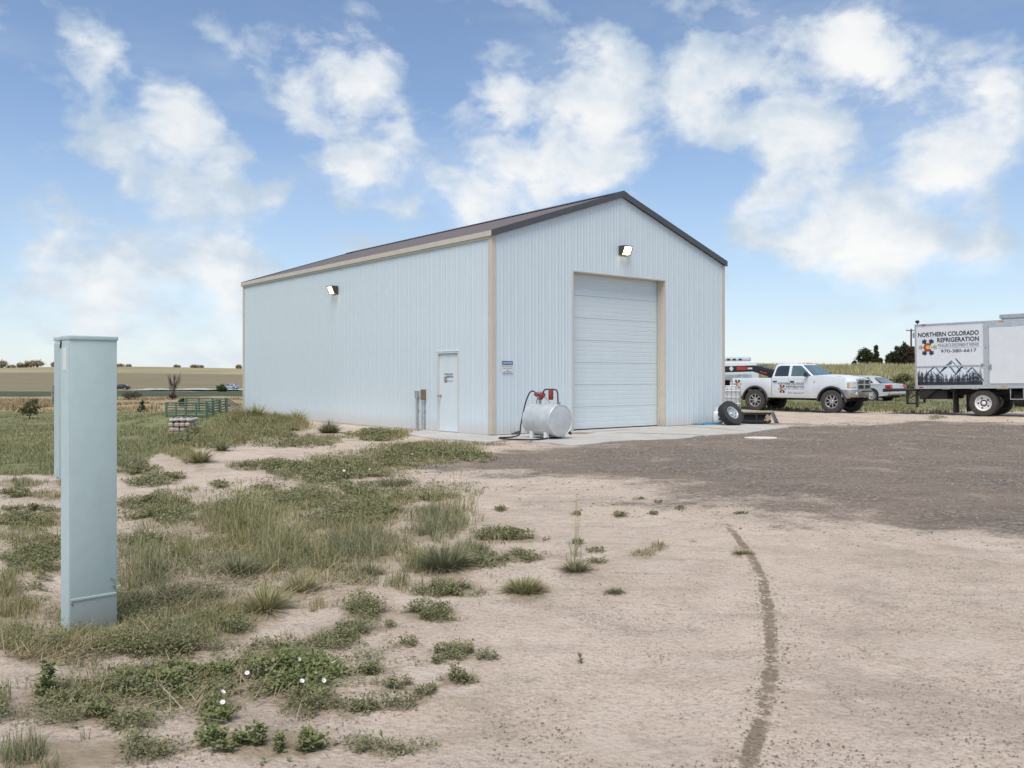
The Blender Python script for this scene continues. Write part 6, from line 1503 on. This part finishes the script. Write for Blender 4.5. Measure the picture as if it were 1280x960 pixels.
# utility pole
D=125; q=Vector(((1139-640)/F*D,D,float(ground_z((1139-640)/F*D,D)))); m=D/F
up_=empty('utility_pole',q,label='wooden utility pole with crossarm behind the box truck',cat='utility pole'); hp=(HC+(HY-411)*m)-q.z
mb=MB(); mb.tube([(0,0,-.3),(0,0,hp)],[.16,.11],10); mb.build('pole',WOODD,up_); mb=MB(); mb.box((0,-.14,hp-.25),(1.5,.1,.12)); mb.build('crossarm',WOODD,up_,smooth=0)
for xx in (-.65,.65): mb=MB(); mb.lathe([(0,0),(.05,0),(.06,.06),(.03,.14),(0,.15)],10,Matrix.Translation((xx,-.14,hp-.19))); mb.build('insulator',GALV,up_)
mb=MB(); mb.cyl((.38,-.1,hp-1.3),(.38,-.1,hp-.55),.19,14); mb.box((.16,-.05,hp-.9),(.2,.08,.1)); mb.build('transformer',GALV,up_)
# corral panels
def panel(a, b, h, label, nv=5):
    a=Vector(a); b=Vector(b); d=b-a; L=math.hypot(d.x,d.y); t=empty('corral_panel',a,(0,0,math.atan2(d.y,d.x)),label=label,cat='fence panel',group='green pipe corral panels'); dz=d.z
    for k in range(6):
        z=h*(.16+.82*k/5); mb=MB(); mb.tube([(0,0,z),(L,0,z+dz)],.024,6); mb.build('rail',GREENP,t)
    for k in range(nv):
        u=k/(nv-1); w_=.05 if k in (0,nv-1) else .03; mb=MB(); mb.b2(u*L-w_,u*L+w_,-.02,.02,0+dz*u,h*1.0+dz*u); mb.build('upright',GREENP,t,smooth=0)
D1_=78; P0=gp(207.8,521.5); P1=gp(258.3,522.5); h_=18.5*P0.y/F
panel(P0,P1,h_,'green pipe corral panel facing the viewer, leftmost of the corral')
P2=gp(283,517.0); P3=gp(303.5,514.5); P4=gp(330,513.5)
panel(P1,P2,h_*1.04,'green pipe corral panel receding right from the front one',4); panel(P2,P3,h_*1.04,'green pipe corral panel meeting the corner of the shop',3); panel(P3,P4,h_*1.04,'green pipe corral panel mostly hidden by the shop',3)
P5=gp(232,515.5); panel(P5,P2,h_*1.0,'far green pipe corral panel closing the back of the pen',4)
# pallet of pale blocks
q=gp(223,544.5); sk=q.y/F; wl=27*sk; yaw=.12
pal=empty('pallet',(q.x,q.y+.4,q.z-.02),(0,0,yaw),label='wooden pallet under the stack of pale blocks at the weedy berm',cat='pallet')
for k in range(5): mb=MB(); mb.box((0,-.48+k*.24,.11),(wl,.16,.025)); mb.build('board',WOOD,pal,smooth=0)
for k in (-1,0,1): mb=MB(); mb.box((k*(wl/2-.06),0,.05),(.09,1.1,.095)); mb.build('stringer',WOOD,pal,smooth=0)
mb=MB(); mb.cbox((0,0,0),(wl/4*.95,.46,.118),.025); bme=mb.mesh('pale_block',STONE,0,.008,1)
mbw=MB(); mbw.cbox((0,0,0),(wl/4*.99,.50,.125),.045); bmw=mbw.mesh('white_sack',mat('sack_white',(.55,.51,.47),.8,0,.1,6,.4,15),30,.02,2)
for layer in range(3):
    for i in range(4):
        for j in range(2):
            if layer==2 and i==3 and j==0: pass
            me=bmw if layer==2 else bme
            c=Vector(((i-1.5)*wl/4+rnd.uniform(-.02,.02),(j-.5)*.49+rnd.uniform(-.03,.03),.185+layer*.122)); cw_=Matrix.Rotation(yaw,3,'Z')@c
            if layer==2: link_mesh('white_sack',me,None,(pal.location.x+cw_.x,pal.location.y+cw_.y,pal.location.z+cw_.z+.004),(rnd.uniform(-.03,.03),rnd.uniform(-.05,.05),yaw+rnd.uniform(-.05,.05)),label='pale sack in the top layer of the stack beside the weedy berm',cat='sack',group='sacks on top of the pallet stack')
            else: link_mesh('pale_block',me,None,(pal.location.x+cw_.x,pal.location.y+cw_.y,pal.location.z+cw_.z+.002),(0,0,yaw+rnd.uniform(-.02,.02)),label='pale stone block in the lower layers of the stack beside the weedy berm',cat='block',group='blocks stacked on the pallet')
a=gp(252,548.5); b=gp(275,544); c=(a+b)/2; d=b-a
mb=MB(); mb.box((0,0,0),(d.length,.16,.04)); o=mb.build('plank',WOOD,None,(c.x,c.y,c.z+.07),(0,-math.asin(d.z/d.length),math.atan2(d.y,d.x)),label='pale wooden board lying on the weedy berm',cat='board'); o.data.materials[0]=mat('fresh_board',(.50,.42,.33),.8,0,.15,6)
# cars far off on the valley road
q=gp(152,489.5); D=233; x=(151-640)/F*D; sedan((x,D,float(ground_z(x,D))+.4),R(185),'dark car parked far off beside the pedestal',mat('dark_car_paint',(.03,.03,.035),.3,0,.1,4))
x=(288-640)/F*D; sedan((x,D,float(ground_z(x,D))+.4),R(170),'pale blue car parked far off beside the shop corner',mat('pale_blue_paint',(.38,.46,.55),.3,0,.1,4))
# boundary posts in the straw grass
for px,lb in ((16.5,'thin fence post in the straw grass at the far left'),(55,'thin fence post in the straw grass right of the sapling'),(190,'thin fence post in the straw grass left of the bare tree')):
    q=gp(px,515.5); mb=MB(); mb.tube([(0,0,-.1),(0,0,.75),(.01,0,1.0)],[.05,.045,.04],8); mb.build('fence_post',WOODD,None,q,label=lb,cat='fence post',group='posts of the far boundary fence')

# crumbled clods along the tyre track
def g3(n):
    i = rs.randint(20, len(cs)-1, n); o = rs.normal(0, .05, n); x = np.array([cs[k].x for k in i])+o; y = np.array([cs[k].y for k in i])+rs.normal(0,.02,n); return x, y
stones('soil_clods', 1500, g3, .003, .010, np.array([(.22,.175,.12),(.28,.225,.16),(.18,.14,.095)]))
